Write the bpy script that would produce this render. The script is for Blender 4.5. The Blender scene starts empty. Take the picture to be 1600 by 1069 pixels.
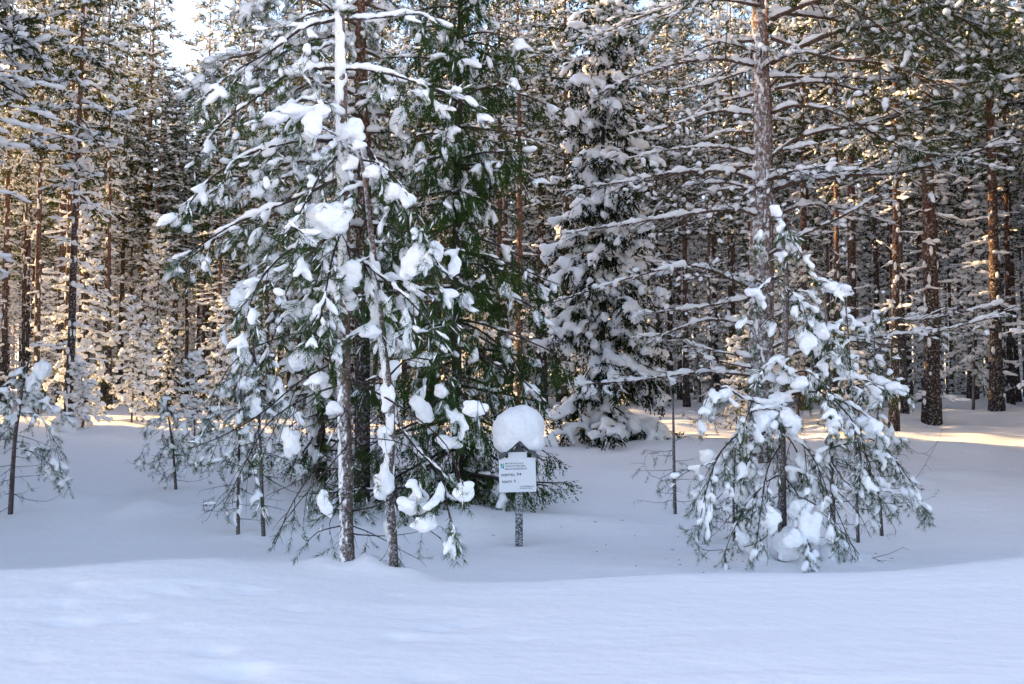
import bpy, math
import numpy as np
from mathutils import Vector, Matrix, noise as mnoise

# ---------------------------------------------------------------- camera, sky, sun, exposure
S = bpy.context.scene
COL = S.collection
PITCH = 2.41
cam_data = bpy.data.cameras.new('camera')
cam_data.lens = 35.0
cam_data.sensor_width = 36.0
cam_data.clip_start = 0.05
cam_data.clip_end = 5000.0
cam = bpy.data.objects.new('camera', cam_data)
cam.location = (0, 0, 0)
cam.rotation_euler = (math.radians(90 + PITCH), 0, 0)
COL.objects.link(cam)
S.camera = cam

SUN_AZ = 76.0      # degrees to the left of the view direction
SUN_EL = 18.0
world = bpy.data.worlds.new('World')
S.world = world
world.use_nodes = True
wn = world.node_tree
for n in list(wn.nodes):
    wn.nodes.remove(n)
sky = wn.nodes.new('ShaderNodeTexSky')
sky.sky_type = 'NISHITA'
sky.sun_disc = False
sky.sun_elevation = math.radians(SUN_EL)
sky.sun_rotation = math.radians(-SUN_AZ)
sky.air_density = 1.0
sky.dust_density = 1.0
sky.ozone_density = 1.0
bg = wn.nodes.new('ShaderNodeBackground')
bg.inputs['Strength'].default_value = 0.15
wo = wn.nodes.new('ShaderNodeOutputWorld')
wb = wn.nodes.new('ShaderNodeMix')          # the camera's white balance for open shade
wb.data_type = 'RGBA'
wb.blend_type = 'MULTIPLY'
wb.inputs[0].default_value = 1.0
wb.inputs[7].default_value = (1.17, 1.01, 0.97, 1)
wn.links.new(sky.outputs[0], wb.inputs[6])
wn.links.new(wb.outputs[2], bg.inputs[0])
wn.links.new(bg.outputs[0], wo.inputs[0])

sd = bpy.data.lights.new('sun', 'SUN')
sd.energy = 5.0
sd.angle = math.radians(0.6)
sd.color = (1.0, 0.62, 0.26)
sun = bpy.data.objects.new('sun', sd)
a_, e_ = math.radians(SUN_AZ), math.radians(SUN_EL)
SUNV = Vector((-math.sin(a_) * math.cos(e_), math.cos(a_) * math.cos(e_), math.sin(e_)))
sun.rotation_euler = SUNV.to_track_quat('Z', 'Y').to_euler()
sun.location = SUNV * 50
COL.objects.link(sun)

S.view_settings.view_transform = 'Standard'
S.view_settings.look = 'None'
S.view_settings.exposure = 1.9
S.view_settings.gamma = 1.0
S.render.engine = 'CYCLES'
S.cycles.use_denoising = True
S.cycles.max_bounces = 8
S.cycles.diffuse_bounces = 7
S.cycles.glossy_bounces = 1
S.cycles.transmission_bounces = 2
S.cycles.transparent_max_bounces = 4
S.cycles.caustics_reflective = False
S.cycles.caustics_refractive = False

# ---------------------------------------------------------------- pixel helpers (1600 x 1069 photograph)
FPX = 1600 * 35.0 / 36.0
_cp, _sp = math.cos(math.radians(PITCH)), math.sin(math.radians(PITCH))


def W(px, row, d):
    """point at depth y = d behind photo pixel (px, row)"""
    u = (px - 800) / FPX
    v = (534.5 - row) / FPX
    y, z = _cp - v * _sp, _sp + v * _cp
    return np.array([u / y * d, d, z / y * d])


# ---------------------------------------------------------------- terrain
_pd = np.array([0.0, 2.5, 4.0, 5.5, 6.8, 7.6, 8.5, 9.5, 11.3, 13.0, 15.0, 18.0, 22.0, 27.0, 35.0, 50.0, 80.0, 150.0, 3000.0])
_pz = np.array([-1.00, -1.10, -1.21, -1.315, -1.375, -1.385, -1.65, -1.75, -1.85, -1.76, -1.61, -1.45, -1.25, -1.0, -0.80, -0.62, -0.5, -0.4, 2.0])


def _smooth_prof():
    dd = np.concatenate([np.arange(0, 100, 0.1), np.geomspace(100, 3000, 60)])
    zz = np.interp(dd, _pd, _pz)
    k = np.exp(-0.5 * (np.arange(-12, 13) / 2.0) ** 2)
    k /= k.sum()
    n = 1000
    pad = np.concatenate([np.full(12, zz[0]), zz[:n + 12]])
    zz[:n] = np.convolve(pad, k, 'valid')[:n]
    return dd, zz


_sd, _sz = _smooth_prof()
_rg = np.random.RandomState(5)
_waves = [(_rg.uniform(0, 6.28), l, _rg.uniform(0, 6.28)) for l in (9, 7, 5.2, 4.1, 3.1, 2.3, 1.7, 1.25)]
MOUNDS = []   # x, y, rx, ry, h


def ground(x, y):
    x = np.asarray(x, float)
    y = np.asarray(y, float)
    xs = x / np.maximum(y, 3.0) * 7.6
    shift = 0.25 * np.sin(xs * 0.9 + 0.8) + 0.16 * np.sin(xs * 2.1 + 2.0)
    z = np.interp(np.clip(y + shift * np.exp(-((y - 8) / 3.0) ** 2), 0, 3000), _sd, _sz)
    near = np.exp(-((y - 7.2) / 1.1) ** 2)
    z = z + near * (0.075 * np.exp(-((x + 2.5) / 1.1) ** 2) + 0.09 * np.exp(-((x - 4.6) / 1.3) ** 2) - 0.02 * np.exp(-((x + 0.6) / 0.8) ** 2))
    amp = 0.012 + 0.045 * np.clip((y - 8.5) / 14, 0, 1)
    for (a, l, p) in _waves:
        z = z + amp * (l / 6.0) ** 0.8 * np.sin((x * math.cos(a) + y * math.sin(a)) * 6.283 / l + p) * 0.55
    z = z + 0.35 * np.clip((x - 6) / 6, 0, 1) * np.exp(-((y - 26) / 5) ** 2) * 0.6
    for (mx, my, rx, ry, h) in MOUNDS:
        q = ((x - mx) / rx) ** 2 + ((y - my) / ry) ** 2
        z = z + h * np.exp(-q)
    return z


def add_mound(px, d, rx, ry, h):
    MOUNDS.append(((px - 800) / FPX * d, d, rx, ry, h))


add_mound(232, 13.6, 0.35, 0.5, 0.16)
add_mound(1170, 10.0, 0.5, 0.6, 0.10)
add_mound(1280, 10.2, 0.5, 0.6, 0.12)
add_mound(700, 12.9, 0.7, 0.7, 0.18)
add_mound(885, 12.6, 0.9, 0.4, 0.14)
add_mound(745, 12.2, 0.35, 0.35, 0.12)
add_mound(170, 24.5, 0.8, 0.8, 0.12)
add_mound(1350, 25.0, 1.0, 1.0, 0.35)
add_mound(1510, 33.0, 1.5, 1.5, 0.5)
add_mound(1090, 20.0, 1.4, 1.0, 0.2)
add_mound(880, 27.0, 1.2, 1.0, 0.25)
add_mound(540, 7.85, 0.22, 0.22, 0.05)
add_mound(613, 7.7, 0.2, 0.2, 0.05)
for _ in range(70):
    d_ = _rg.uniform(14, 40)
    add_mound(_rg.uniform(-200, 1800), d_, _rg.uniform(.3, 1.0), _rg.uniform(.3, 1.0), _rg.uniform(0.03, 0.16))
for _ in range(26):      # fallen lumps and small dents in the smooth bank
    d_ = _rg.uniform(3.6, 6.8)
    s_ = _rg.uniform(.05, .10)
    add_mound(_rg.uniform(20, 900), d_, s_ * 1.3, s_, -_rg.uniform(.015, .04))
for _ in range(34):      # soft wind-shaped swells on the bank
    d_ = _rg.uniform(3.5, 7.0)
    add_mound(_rg.uniform(0, 1600), d_, _rg.uniform(.15, .6), _rg.uniform(.06, .2), _rg.uniform(-.012, .016))
for (px_, row_d) in ((541, 7.75), (614, 7.7), (811, 11.3), (1222, 9.55), (1303, 9.9), (412, 11.9), (372, 11.9), (16, 13.2), (275, 15.3), (1055, 13.4), (1455, 26), (1395, 24.5), (1556, 32)):
    add_mound(px_, row_d, .30, .24, .06)      # drifted collar and melt well at the stems
    add_mound(px_, row_d, .10, .10, -.10)
for _ in range(110):      # lumps that dropped from the boughs
    px_, d0_, sp_ = ((575, 8.0, .7), (1240, 9.7, 1.1), (760, 12.2, 1.4), (390, 11.9, .9), (1190, 17.5, 2.0))[_ % 5]
    s_ = _rg.uniform(.03, .09)
    MOUNDS.append(((px_ - 800) / FPX * d0_ + _rg.normal(0, sp_), d0_ + _rg.normal(0, sp_ * .6), s_ * 1.2, s_, _rg.uniform(-.03, .05)))
for _ in range(60):
    d_ = _rg.uniform(8.6, 13)
    s_ = _rg.uniform(.04, .12)
    add_mound(_rg.uniform(50, 1550), d_, s_ * 1.5, s_, _rg.uniform(.01, .03))


def d_of_row(row, px=800):
    """depth at which the ground shows on this photo row"""
    ds = np.concatenate([np.arange(8.6, 40, 0.05), np.arange(40, 120, 0.5)])
    u = (px - 800) / FPX
    gz = ground(u * ds, ds)
    v = (534.5 - row) / FPX
    slope = (_sp + v * _cp) / (_cp - v * _sp)
    f = gz - slope * ds
    i = np.where(f > 0)[0]
    return float(ds[i[0]]) if len(i) else 60.0


# ---------------------------------------------------------------- mesh helpers
def mesh_np(name, V, F, mats, fmat=None, smooth=False):
    me = bpy.data.meshes.new(name)
    V = np.ascontiguousarray(V, np.float32)
    F = np.ascontiguousarray(F, np.int32)
    k = F.shape[1]
    me.vertices.add(len(V))
    me.vertices.foreach_set('co', V.ravel())
    me.loops.add(len(F) * k)
    me.loops.foreach_set('vertex_index', F.ravel())
    me.polygons.add(len(F))
    me.polygons.foreach_set('loop_start', np.arange(len(F), dtype=np.int32) * k)
    if not isinstance(mats, (list, tuple)):
        mats = [mats]
    for m in mats:
        me.materials.append(m)
    if fmat is not None:
        me.polygons.foreach_set('material_index', np.ascontiguousarray(fmat, np.int32))
    me.polygons.foreach_set('use_smooth', np.full(len(F), bool(smooth)))
    me.update(calc_edges=True)
    return me


def link(name, me, parent=None, loc=None):
    o = bpy.data.objects.new(name, me)
    COL.objects.link(o)
    if parent is not None:
        o.parent = parent
    if loc is not None:
        o.location = loc
    return o


def tag(o, label=None, cat=None, group=None, kind=None):
    if label:
        o['label'] = label
    if cat:
        o['category'] = cat
    if group:
        o['group'] = group
    if kind:
        o['kind'] = kind
    return o


def thing(name, label, cat, loc, group=None):
    o = bpy.data.objects.new(name, None)
    o.empty_display_size = 0.2
    o.location = tuple(float(c) for c in loc)
    COL.objects.link(o)
    return tag(o, label, cat, group)


def unit(v):
    return v / np.maximum(np.linalg.norm(v, axis=-1, keepdims=True), 1e-9)


def frames(T, rng=None):
    """rotation matrices whose columns are (side, up, T)"""
    T = unit(T)
    ref = np.zeros_like(T)
    vert = np.abs(T[..., 2]) > 0.9
    ref[..., 2] = np.where(vert, 0, 1)
    ref[..., 0] = np.where(vert, 1, 0)
    side = unit(np.cross(T, ref))
    up = np.cross(side, T)
    if rng is not None:
        a = rng.uniform(0, 6.283, T.shape[:-1])[..., None]
        side, up = side * np.cos(a) + up * np.sin(a), -side * np.sin(a) + up * np.cos(a)
    return np.stack([side, up, T], axis=-1)


def stamp(TV, TF, M, P):
    """copies of a template: M (m,3,3), P (m,3)"""
    m, n = len(P), len(TV)
    V = np.einsum('mij,nj->mni', M, TV) + P[:, None, :]
    F = TF[None] + (np.arange(m) * n)[:, None, None]
    return V.reshape(-1, 3), F.reshape(-1, TF.shape[1])


def tubes(P, R, sides=4, caps=True):
    """P (m,n,3) centre lines, R (m,n) radii -> triangles"""
    m, n = P.shape[:2]
    T = np.empty_like(P)
    T[:, 1:-1] = P[:, 2:] - P[:, :-2]
    T[:, 0] = P[:, 1] - P[:, 0]
    T[:, -1] = P[:, -1] - P[:, -2]
    T = unit(T)
    mean = unit(P[:, -1] - P[:, 0] + 1e-6)
    ref = np.zeros((m, 3))
    vert = np.abs(mean[:, 2]) > 0.8
    ref[:, 2] = np.where(vert, 0, 1)
    ref[:, 0] = np.where(vert, 1, 0)
    ref = np.repeat(ref[:, None], n, 1)
    s = unit(np.cross(T, ref))
    u = np.cross(s, T)
    a = np.arange(sides) * 2 * np.pi / sides
    V = P[:, :, None] + (s[:, :, None] * np.cos(a)[None, None, :, None] + u[:, :, None] * np.sin(a)[None, None, :, None]) * R[:, :, None, None]
    V = V.reshape(m, n * sides, 3)
    f = []
    for i in range(n - 1):
        for j in range(sides):
            a0, a1 = i * sides + j, i * sides + (j + 1) % sides
            b0, b1 = a0 + sides, a1 + sides
            f += [(a0, b0, a1), (a1, b0, b1)]
    if caps:
        for j in range(1, sides - 1):
            f.append((0, j, j + 1))
            e = (n - 1) * sides
            f.append((e, e + j + 1, e + j))
    f = np.array(f)[:, ::-1]
    F = f[None] + (np.arange(m) * n * sides)[:, None, None]
    return V.reshape(-1, 3), F.reshape(-1, 3)


def cat(parts):
    parts = [p for p in parts if p is not None and len(p[0])]
    if not parts:
        return None
    off, Vs, Fs = 0, [], []
    for V, F in parts:
        Vs.append(V)
        Fs.append(F + off)
        off += len(V)
    return np.concatenate(Vs), np.concatenate(Fs)


def ico(sub):
    t = (1 + 5 ** .5) / 2
    v = [(-1, t, 0), (1, t, 0), (-1, -t, 0), (1, -t, 0), (0, -1, t), (0, 1, t), (0, -1, -t), (0, 1, -t), (t, 0, -1), (t, 0, 1), (-t, 0, -1), (-t, 0, 1)]
    f = [(0, 11, 5), (0, 5, 1), (0, 1, 7), (0, 7, 10), (0, 10, 11), (1, 5, 9), (5, 11, 4), (11, 10, 2), (10, 7, 6), (7, 1, 8), (3, 9, 4), (3, 4, 2), (3, 2, 6), (3, 6, 8), (3, 8, 9), (4, 9, 5), (2, 4, 11), (6, 2, 10), (8, 6, 7), (9, 8, 1)]
    v = [Vector(p).normalized() for p in v]
    for _ in range(sub):
        nf, c = [], {}

        def mid(i, j):
            k = (min(i, j), max(i, j))
            if k not in c:
                c[k] = len(v)
                v.append(((v[i] + v[j]) / 2).normalized())
            return c[k]
        for a, b, d in f:
            x, y, z = mid(a, b), mid(b, d), mid(d, a)
            nf += [(a, x, z), (b, y, x), (d, z, y), (x, y, z)]
        f = nf
    return np.array([tuple(p) for p in v]), np.array(f)


OCTA = (np.array([(1, 0, 0), (-1, 0, 0), (0, 1, 0), (0, -1, 0), (0, 0, 1), (0, 0, -1)], float),
        np.array([(0, 2, 4), (2, 1, 4), (1, 3, 4), (3, 0, 4), (2, 0, 5), (1, 2, 5), (3, 1, 5), (0, 3, 5)]))
ICO0, ICO1, ICO2 = ico(0), ico(1), ico(2)


WORK = bpy.data.scenes.new("work")      # remeshing happens here, away from the scene


def remesh(V, F, voxel, smooth=4, dec=0.20):
    me = mesh_np('tmp', V, F, [])
    o = bpy.data.objects.new('tmp', me)
    ws = WORK
    ws.collection.objects.link(o)
    r = o.modifiers.new('r', 'REMESH')
    r.mode = 'VOXEL'
    r.voxel_size = voxel
    r.adaptivity = 0.0
    if smooth:
        s = o.modifiers.new('s', 'SMOOTH')
        s.factor = 0.5
        s.iterations = smooth
    if dec < 1:
        q = o.modifiers.new('d', 'DECIMATE')
        q.ratio = dec
    vl = ws.view_layers[0]
    vl.update()
    ev = o.evaluated_get(vl.depsgraph)
    m = ev.to_mesh()
    m.calc_loop_triangles()
    v = np.empty(len(m.vertices) * 3, np.float32)
    m.vertices.foreach_get('co', v)
    f = np.empty(len(m.loop_triangles) * 3, np.int32)
    m.loop_triangles.foreach_get('vertices', f)
    ev.to_mesh_clear()
    bpy.data.objects.remove(o)
    bpy.data.meshes.remove(me)
    return v.reshape(-1, 3), f.reshape(-1, 3)


# ---------------------------------------------------------------- materials
def nodes(name):
    m = bpy.data.materials.new(name)
    m.use_nodes = True
    nt = m.node_tree
    b = nt.nodes['Principled BSDF']
    return m, nt, b


def N(nt, t, **kw):
    n = nt.nodes.new(t)
    for k, v in kw.items():
        setattr(n, k, v)
    return n


def snow_mat(name, fine, strength, streak=False):
    m, nt, b = nodes(name)
    b.inputs['Roughness'].default_value = 0.7
    b.inputs['Specular IOR Level'].default_value = 0.15
    tc = N(nt, 'ShaderNodeTexCoord')
    n1 = N(nt, 'ShaderNodeTexNoise')
    n1.inputs['Scale'].default_value = fine
    n1.inputs['Detail'].default_value = 6
    nt.links.new(tc.outputs['Object'], n1.inputs['Vector'])
    cr = N(nt, 'ShaderNodeMix', data_type='RGBA')
    cr.inputs[6].default_value = (0.87, 0.88, 0.91, 1)
    cr.inputs[7].default_value = (0.93, 0.94, 0.95, 1)
    nt.links.new(n1.outputs['Fac'], cr.inputs[0])
    nt.links.new(cr.outputs[2], b.inputs['Base Color'])
    bp = N(nt, 'ShaderNodeBump')
    bp.inputs['Strength'].default_value = strength * (1.7 if streak else 1)
    bp.inputs['Distance'].default_value = 0.02
    h = n1.outputs['Fac']
    if streak:
        mp = N(nt, 'ShaderNodeMapping')
        mp.inputs['Scale'].default_value = (1.1, 2.2, 1.0)
        mp.inputs['Rotation'].default_value = (0, 0, 0.12)
        nt.links.new(tc.outputs['Object'], mp.inputs['Vector'])
        n2 = N(nt, 'ShaderNodeTexNoise')
        n2.inputs['Scale'].default_value = 1.5
        n2.inputs['Detail'].default_value = 3
        nt.links.new(mp.outputs[0], n2.inputs['Vector'])
        ad = N(nt, 'ShaderNodeMath', operation='MULTIPLY_ADD')
        ad.inputs[1].default_value = 1.6
        nt.links.new(n2.outputs['Fac'], ad.inputs[0])
        nt.links.new(n1.outputs['Fac'], ad.inputs[2])
        h = ad.outputs[0]
    nt.links.new(h, bp.inputs['Height'])
    nt.links.new(bp.outputs[0], b.inputs['Normal'])
    return m


M_SNOW = snow_mat('snow', 26.0, 0.95)
M_SNOWFAR = snow_mat('snow_far', 9.0, 0.35)
M_GROUND = snow_mat('snow_ground', 9.0, 0.35, True)


def bark_mat(name, low, high, z0, z1, frost, fs=30.0, side=None):
    """bark that turns from low to high colour with height, with frost plastered on in speckles"""
    m, nt, b = nodes(name)
    b.inputs['Roughness'].default_value = 0.9
    b.inputs['Specular IOR Level'].default_value = 0.1
    tc = N(nt, 'ShaderNodeTexCoord')
    sx = N(nt, 'ShaderNodeSeparateXYZ')
    nt.links.new(tc.outputs['Object'], sx.inputs[0])
    mr = N(nt, 'ShaderNodeMapRange')
    mr.inputs[1].default_value = z0
    mr.inputs[2].default_value = z1
    nt.links.new(sx.outputs['Z'], mr.inputs[0])
    mp = N(nt, 'ShaderNodeMapping')
    mp.inputs['Scale'].default_value = (1, 1, 0.3)
    nt.links.new(tc.outputs['Object'], mp.inputs['Vector'])
    n1 = N(nt, 'ShaderNodeTexNoise')
    n1.inputs['Scale'].default_value = 26
    n1.inputs['Detail'].default_value = 5
    nt.links.new(mp.outputs[0], n1.inputs['Vector'])
    c1 = N(nt, 'ShaderNodeMix', data_type='RGBA')
    c1.inputs[6].default_value = (*low, 1)
    c1.inputs[7].default_value = (*high, 1)
    nt.links.new(mr.outputs[0], c1.inputs[0])
    c2 = N(nt, 'ShaderNodeMix', data_type='RGBA', blend_type='MULTIPLY')
    c2.inputs[0].default_value = 0.75
    r0 = N(nt, 'ShaderNodeMapRange')
    r0.inputs[1].default_value = 0.35
    r0.inputs[2].default_value = 0.65
    r0.inputs[3].default_value = 0.35
    r0.inputs[4].default_value = 1.4
    nt.links.new(n1.outputs['Fac'], r0.inputs[0])
    nt.links.new(c1.outputs[2], c2.inputs[6])
    nt.links.new(r0.outputs[0], c2.inputs[7])
    n2 = N(nt, 'ShaderNodeTexNoise')
    n2.inputs['Scale'].default_value = fs
    n2.inputs['Detail'].default_value = 7
    n2.inputs['Roughness'].default_value = 0.82
    nt.links.new(tc.outputs['Object'], n2.inputs['Vector'])
    val = n2.outputs['Fac']
    if side is not None:
        ge = N(nt, 'ShaderNodeNewGeometry')
        dt = N(nt, 'ShaderNodeVectorMath', operation='DOT_PRODUCT')
        dt.inputs[1].default_value = side
        nt.links.new(ge.outputs['Normal'], dt.inputs[0])
        ad = N(nt, 'ShaderNodeMath', operation='MULTIPLY_ADD')
        ad.inputs[1].default_value = 0.075
        nt.links.new(dt.outputs['Value'], ad.inputs[0])
        nt.links.new(val, ad.inputs[2])
        val = ad.outputs[0]
    r1 = N(nt, 'ShaderNodeMapRange')
    r1.inputs[1].default_value = 0.60 - frost * 0.2
    r1.inputs[2].default_value = 0.70 - frost * 0.2
    nt.links.new(val, r1.inputs[0])
    c3 = N(nt, 'ShaderNodeMix', data_type='RGBA')
    c3.inputs[7].default_value = (0.82, 0.84, 0.88, 1)
    nt.links.new(r1.outputs[0], c3.inputs[0])
    nt.links.new(c2.outputs[2], c3.inputs[6])
    nt.links.new(c3.outputs[2], b.inputs['Base Color'])
    bp = N(nt, 'ShaderNodeBump')
    bp.inputs['Strength'].default_value = 0.8
    bp.inputs['Distance'].default_value = 0.015
    ad2 = N(nt, 'ShaderNodeMath', operation='MAXIMUM')
    nt.links.new(n1.outputs['Fac'], ad2.inputs[0])
    nt.links.new(r1.outputs[0], ad2.inputs[1])
    nt.links.new(ad2.outputs[0], bp.inputs['Height'])
    nt.links.new(bp.outputs[0], b.inputs['Normal'])
    return m


M_BARK = bark_mat('pine_bark', (0.045, 0.034, 0.031), (0.17, 0.075, 0.038), 2.0, 8.0, 0.30, 24.0)
M_BARK_E = bark_mat('mature_pine_bark', (0.15, 0.12, 0.115), (0.21, 0.13, 0.105), 1.0, 7.0, 0.37, 12.0, (-0.5, -0.5, 0))
M_BARK_F = bark_mat('young_pine_bark', (0.10, 0.075, 0.068), (0.17, 0.11, 0.085), 0.5, 3.0, 0.60, 38.0, (-1, 0.2, 0))
M_BARK_S = bark_mat('sapling_bark', (0.09, 0.07, 0.065), (0.11, 0.08, 0.07), 0.5, 2.5, 0.3, 60.0, (-1, 0, 0))
M_TWIG = bark_mat('twig_bark', (0.045, 0.034, 0.032), (0.06, 0.042, 0.036), 0, 6, 0.05, 40.0)
M_TWIG_E = bark_mat('limb_bark', (0.11, 0.075, 0.065), (0.12, 0.075, 0.055), 0, 6, 0.05, 40.0)


def needle_mat(name, c1, c2, trans=0.35):
    m, nt, b = nodes(name)
    nt.nodes.remove(b)
    out = nt.nodes['Material Output']
    tc = N(nt, 'ShaderNodeTexCoord')
    n1 = N(nt, 'ShaderNodeTexNoise')
    n1.inputs['Scale'].default_value = 1.7
    n1.inputs['Detail'].default_value = 4
    nt.links.new(tc.outputs['Object'], n1.inputs['Vector'])
    r = N(nt, 'ShaderNodeMapRange')
    r.inputs[1].default_value = 0.35
    r.inputs[2].default_value = 0.65
    nt.links.new(n1.outputs['Fac'], r.inputs[0])
    c = N(nt, 'ShaderNodeMix', data_type='RGBA')
    c.inputs[6].default_value = (*c1, 1)
    c.inputs[7].default_value = (*c2, 1)
    nt.links.new(r.outputs[0], c.inputs[0])
    d = N(nt, 'ShaderNodeBsdfDiffuse')
    t = N(nt, 'ShaderNodeBsdfTranslucent')
    mx = N(nt, 'ShaderNodeMixShader')
    mx.inputs[0].default_value = trans
    nt.links.new(c.outputs[2], d.inputs[0])
    nt.links.new(c.outputs[2], t.inputs[0])
    nt.links.new(d.outputs[0], mx.inputs[1])
    nt.links.new(t.outputs[0], mx.inputs[2])
    nt.links.new(mx.outputs[0], out.inputs[0])
    return m


M_PINE = needle_mat('pine_needles', (0.03, 0.06, 0.022), (0.075, 0.125, 0.04))
M_PINEFAR = needle_mat('far_pine_needles', (0.030, 0.042, 0.018), (0.09, 0.10, 0.032), 0.45)
M_SPRUCE = needle_mat('spruce_needles', (0.025, 0.055, 0.016), (0.06, 0.11, 0.028))
M_SPRUCE2 = needle_mat('dark_spruce_needles', (0.012, 0.022, 0.011), (0.03, 0.045, 0.02))

# ---------------------------------------------------------------- shoots


def shoot_template(rng, n, nlen, width, fwd, flat=1.0, stem=0.0):
    """unit-length shoot along +Z; needle lengths in the same unit"""
    z = rng.uniform(0.02, 1.0, n)
    a = rng.uniform(0, 6.283, n)
    dirs = np.stack([np.cos(a), np.sin(a) * flat, np.full(n, fwd) + 0.4 * z], -1)
    dirs = unit(dirs)
    base = np.stack([np.zeros(n), np.zeros(n), z * 0.92], -1)
    tip = base + dirs * nlen * rng.uniform(0.75, 1.15, n)[:, None]
    side = unit(np.cross(dirs, rng.normal(size=(n, 3)))) * width / 2
    V = np.stack([base + side, base - side, tip + side * 0.25], 1).reshape(-1, 3)
    F = np.arange(n * 3).reshape(-1, 3)
    if stem > 0:
        v, f = tubes(np.array([[[0, 0, 0], [0, 0, 0.9]]], float), np.array([[stem, stem * .6]]), 3, False)
        F = np.concatenate([F, f + len(V)])
        V = np.concatenate([V, v])
    return V, F


_tr = np.random.RandomState(11)
SH_PINE_NEAR = [shoot_template(_tr, 42, 0.36, 0.022, 0.9) for _ in range(4)]
SH_PINE_MID = [shoot_template(_tr, 20, 0.40, 0.030, 0.9) for _ in range(4)]
SH_PINE_FAR = [shoot_template(_tr, 8, 0.52, 0.12, 1.1) for _ in range(4)]
SH_SPRUCE = [shoot_template(_tr, 14, 0.17, 0.050, 0.7, 0.6) for _ in range(4)]
SH_SPRUCE_FAR = [shoot_template(_tr, 9, 0.24, 0.11, 0.8, 0.6) for _ in range(4)]


def stamp_shoots(rng, P, D, Ln, templates):
    if len(P) == 0:
        return None
    k = rng.randint(0, len(templates), len(P))
    M = frames(D, rng) * Ln[:, None, None]
    out = []
    for i, (tv, tf) in enumerate(templates):
        s = k == i
        if s.any():
            out.append(stamp(tv, tf, M[s], P[s]))
    return cat(out)


def blobs(rng, P, D, ln, w, h, tmpl):
    """snow pads: ellipsoids stretched along D, lifted above P"""
    if len(P) == 0:
        return None
    M = frames(D)
    M = M * np.stack([w, h, ln], -1)[:, None, :]
    return stamp(tmpl[0], tmpl[1], M, P)


# ---------------------------------------------------------------- branching
def grow(P0, az, e0, e1, L, n, wob, rng):
    m = len(P0)
    t = np.linspace(0, 1, n)[None, :]
    e = e0[:, None] * (1 - t) + e1[:, None] * t + np.cumsum(rng.normal(0, wob, (m, n)), 1) * 0.5
    a = az[:, None] + np.cumsum(rng.normal(0, wob, (m, n)), 1)
    d = np.stack([np.cos(e) * np.cos(a), np.cos(e) * np.sin(a), np.sin(e)], -1)
    st = d * (L[:, None] / (n - 1))[..., None]
    P = P0[:, None] + np.concatenate([np.zeros((m, 1, 3)), np.cumsum(st[:, 1:], 1)], 1)
    return P


def sample(P, t):
    """P (m,n,3), t (m,k) -> points and tangents (m,k,3)"""
    n = P.shape[1]
    f = np.clip(t, 0, 0.9999) * (n - 1)
    i = f.astype(int)
    fr = (f - i)[..., None]
    r = np.arange(len(P))[:, None]
    a, b = P[r, i], P[r, i + 1]
    return a * (1 - fr) + b * fr, unit(b - a)


class Style:
    def __init__(s, **k):
        s.t0 = 0.2          # where side twigs begin
        s.d2 = 7.0          # side twigs per metre
        s.l2 = 0.42         # their length relative to the limb
        s.a2 = 50.0
        s.e2 = -6.0
        s.c2 = 0.0
        s.k3 = 4
        s.l3 = 0.42
        s.e3 = -8.0
        s.bare = 0.35       # fraction of each twig without needles
        s.tmpl = SH_PINE_MID
        s.sh = 0.16         # shoot length
        s.per = 3           # shoots per twig end
        s.keep = 1.0
        s.psnow = 0.55
        s.sw = 0.035
        s.ridge = 1.0
        s.tw = 0.006
        s.wob = 0.12
        s.space = 0.06
        s.sides = 4
        s.shoot_on2 = True
        s.jit = 0.35
        s.padlift = 0.5
        s.min2 = 0.08
        s.fleck = 0.0
        s.r2 = 1.0
        s.rm = 1.0
        s.clus = 0.0        # size of the tufts that carry snow together; 0 = scattered
        for a, b in k.items():
            setattr(s, a, b)

    def but(s, **k):
        o = Style()
        o.__dict__.update(s.__dict__)
        o.__dict__.update(k)
        return o


class Limb:
    """geometry of one limb: wood, needles and loose snow pads"""
    def __init__(s):
        s.wood, s.needles, s.snow, s.fleck = [], [], [], []


def ridge_blobs(rng, P, r0, r1, st, out, tmpl, dens=1.0):
    """snow lying along centre lines P (m,n,3); r0/r1 wood radius at ends"""
    m, n = P.shape[:2]
    ln = np.linalg.norm(np.diff(P, axis=1), axis=2).sum(1)
    k = max(2, int(ln.mean() / st.space))
    t = (np.arange(k)[None] + rng.uniform(0.2, 0.8, (m, k))) / k
    pos, tan = sample(P, t)
    low = np.sin(t * (ln[:, None] * 7) + rng.uniform(0, 6.28, (m, 1))) + 0.7 * np.sin(t * (ln[:, None] * 17) + rng.uniform(0, 6.28, (m, 1)))
    keep = (low > -1.15 * dens) & (rng.uniform(size=t.shape) < 0.93)
    flat = np.clip(1.15 - np.abs(tan[..., 2]) * 1.05, 0.12, 1)
    w = st.sw * st.ridge * (0.55 + 0.25 * np.clip(low, -1, 1.5)) * rng.uniform(0.8, 1.2, t.shape) * flat
    rw = (r0 * (1 - t) + r1 * t)
    w = w * (0.75 + np.clip(rw / 0.02, 0, 1.2) * 0.6)
    h = w * rng.uniform(0.9, 1.35, t.shape)
    pos = pos + np.array([0, 0, 1.0]) * (rw + h * 0.45)[..., None]
    l = np.full_like(w, st.space * 0.85) + w * 0.3
    s = keep & (w > 0.004)
    if s.any():
        out.append(blobs(rng, pos[s], tan[s], l[s], w[s], h[s], tmpl))


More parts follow.
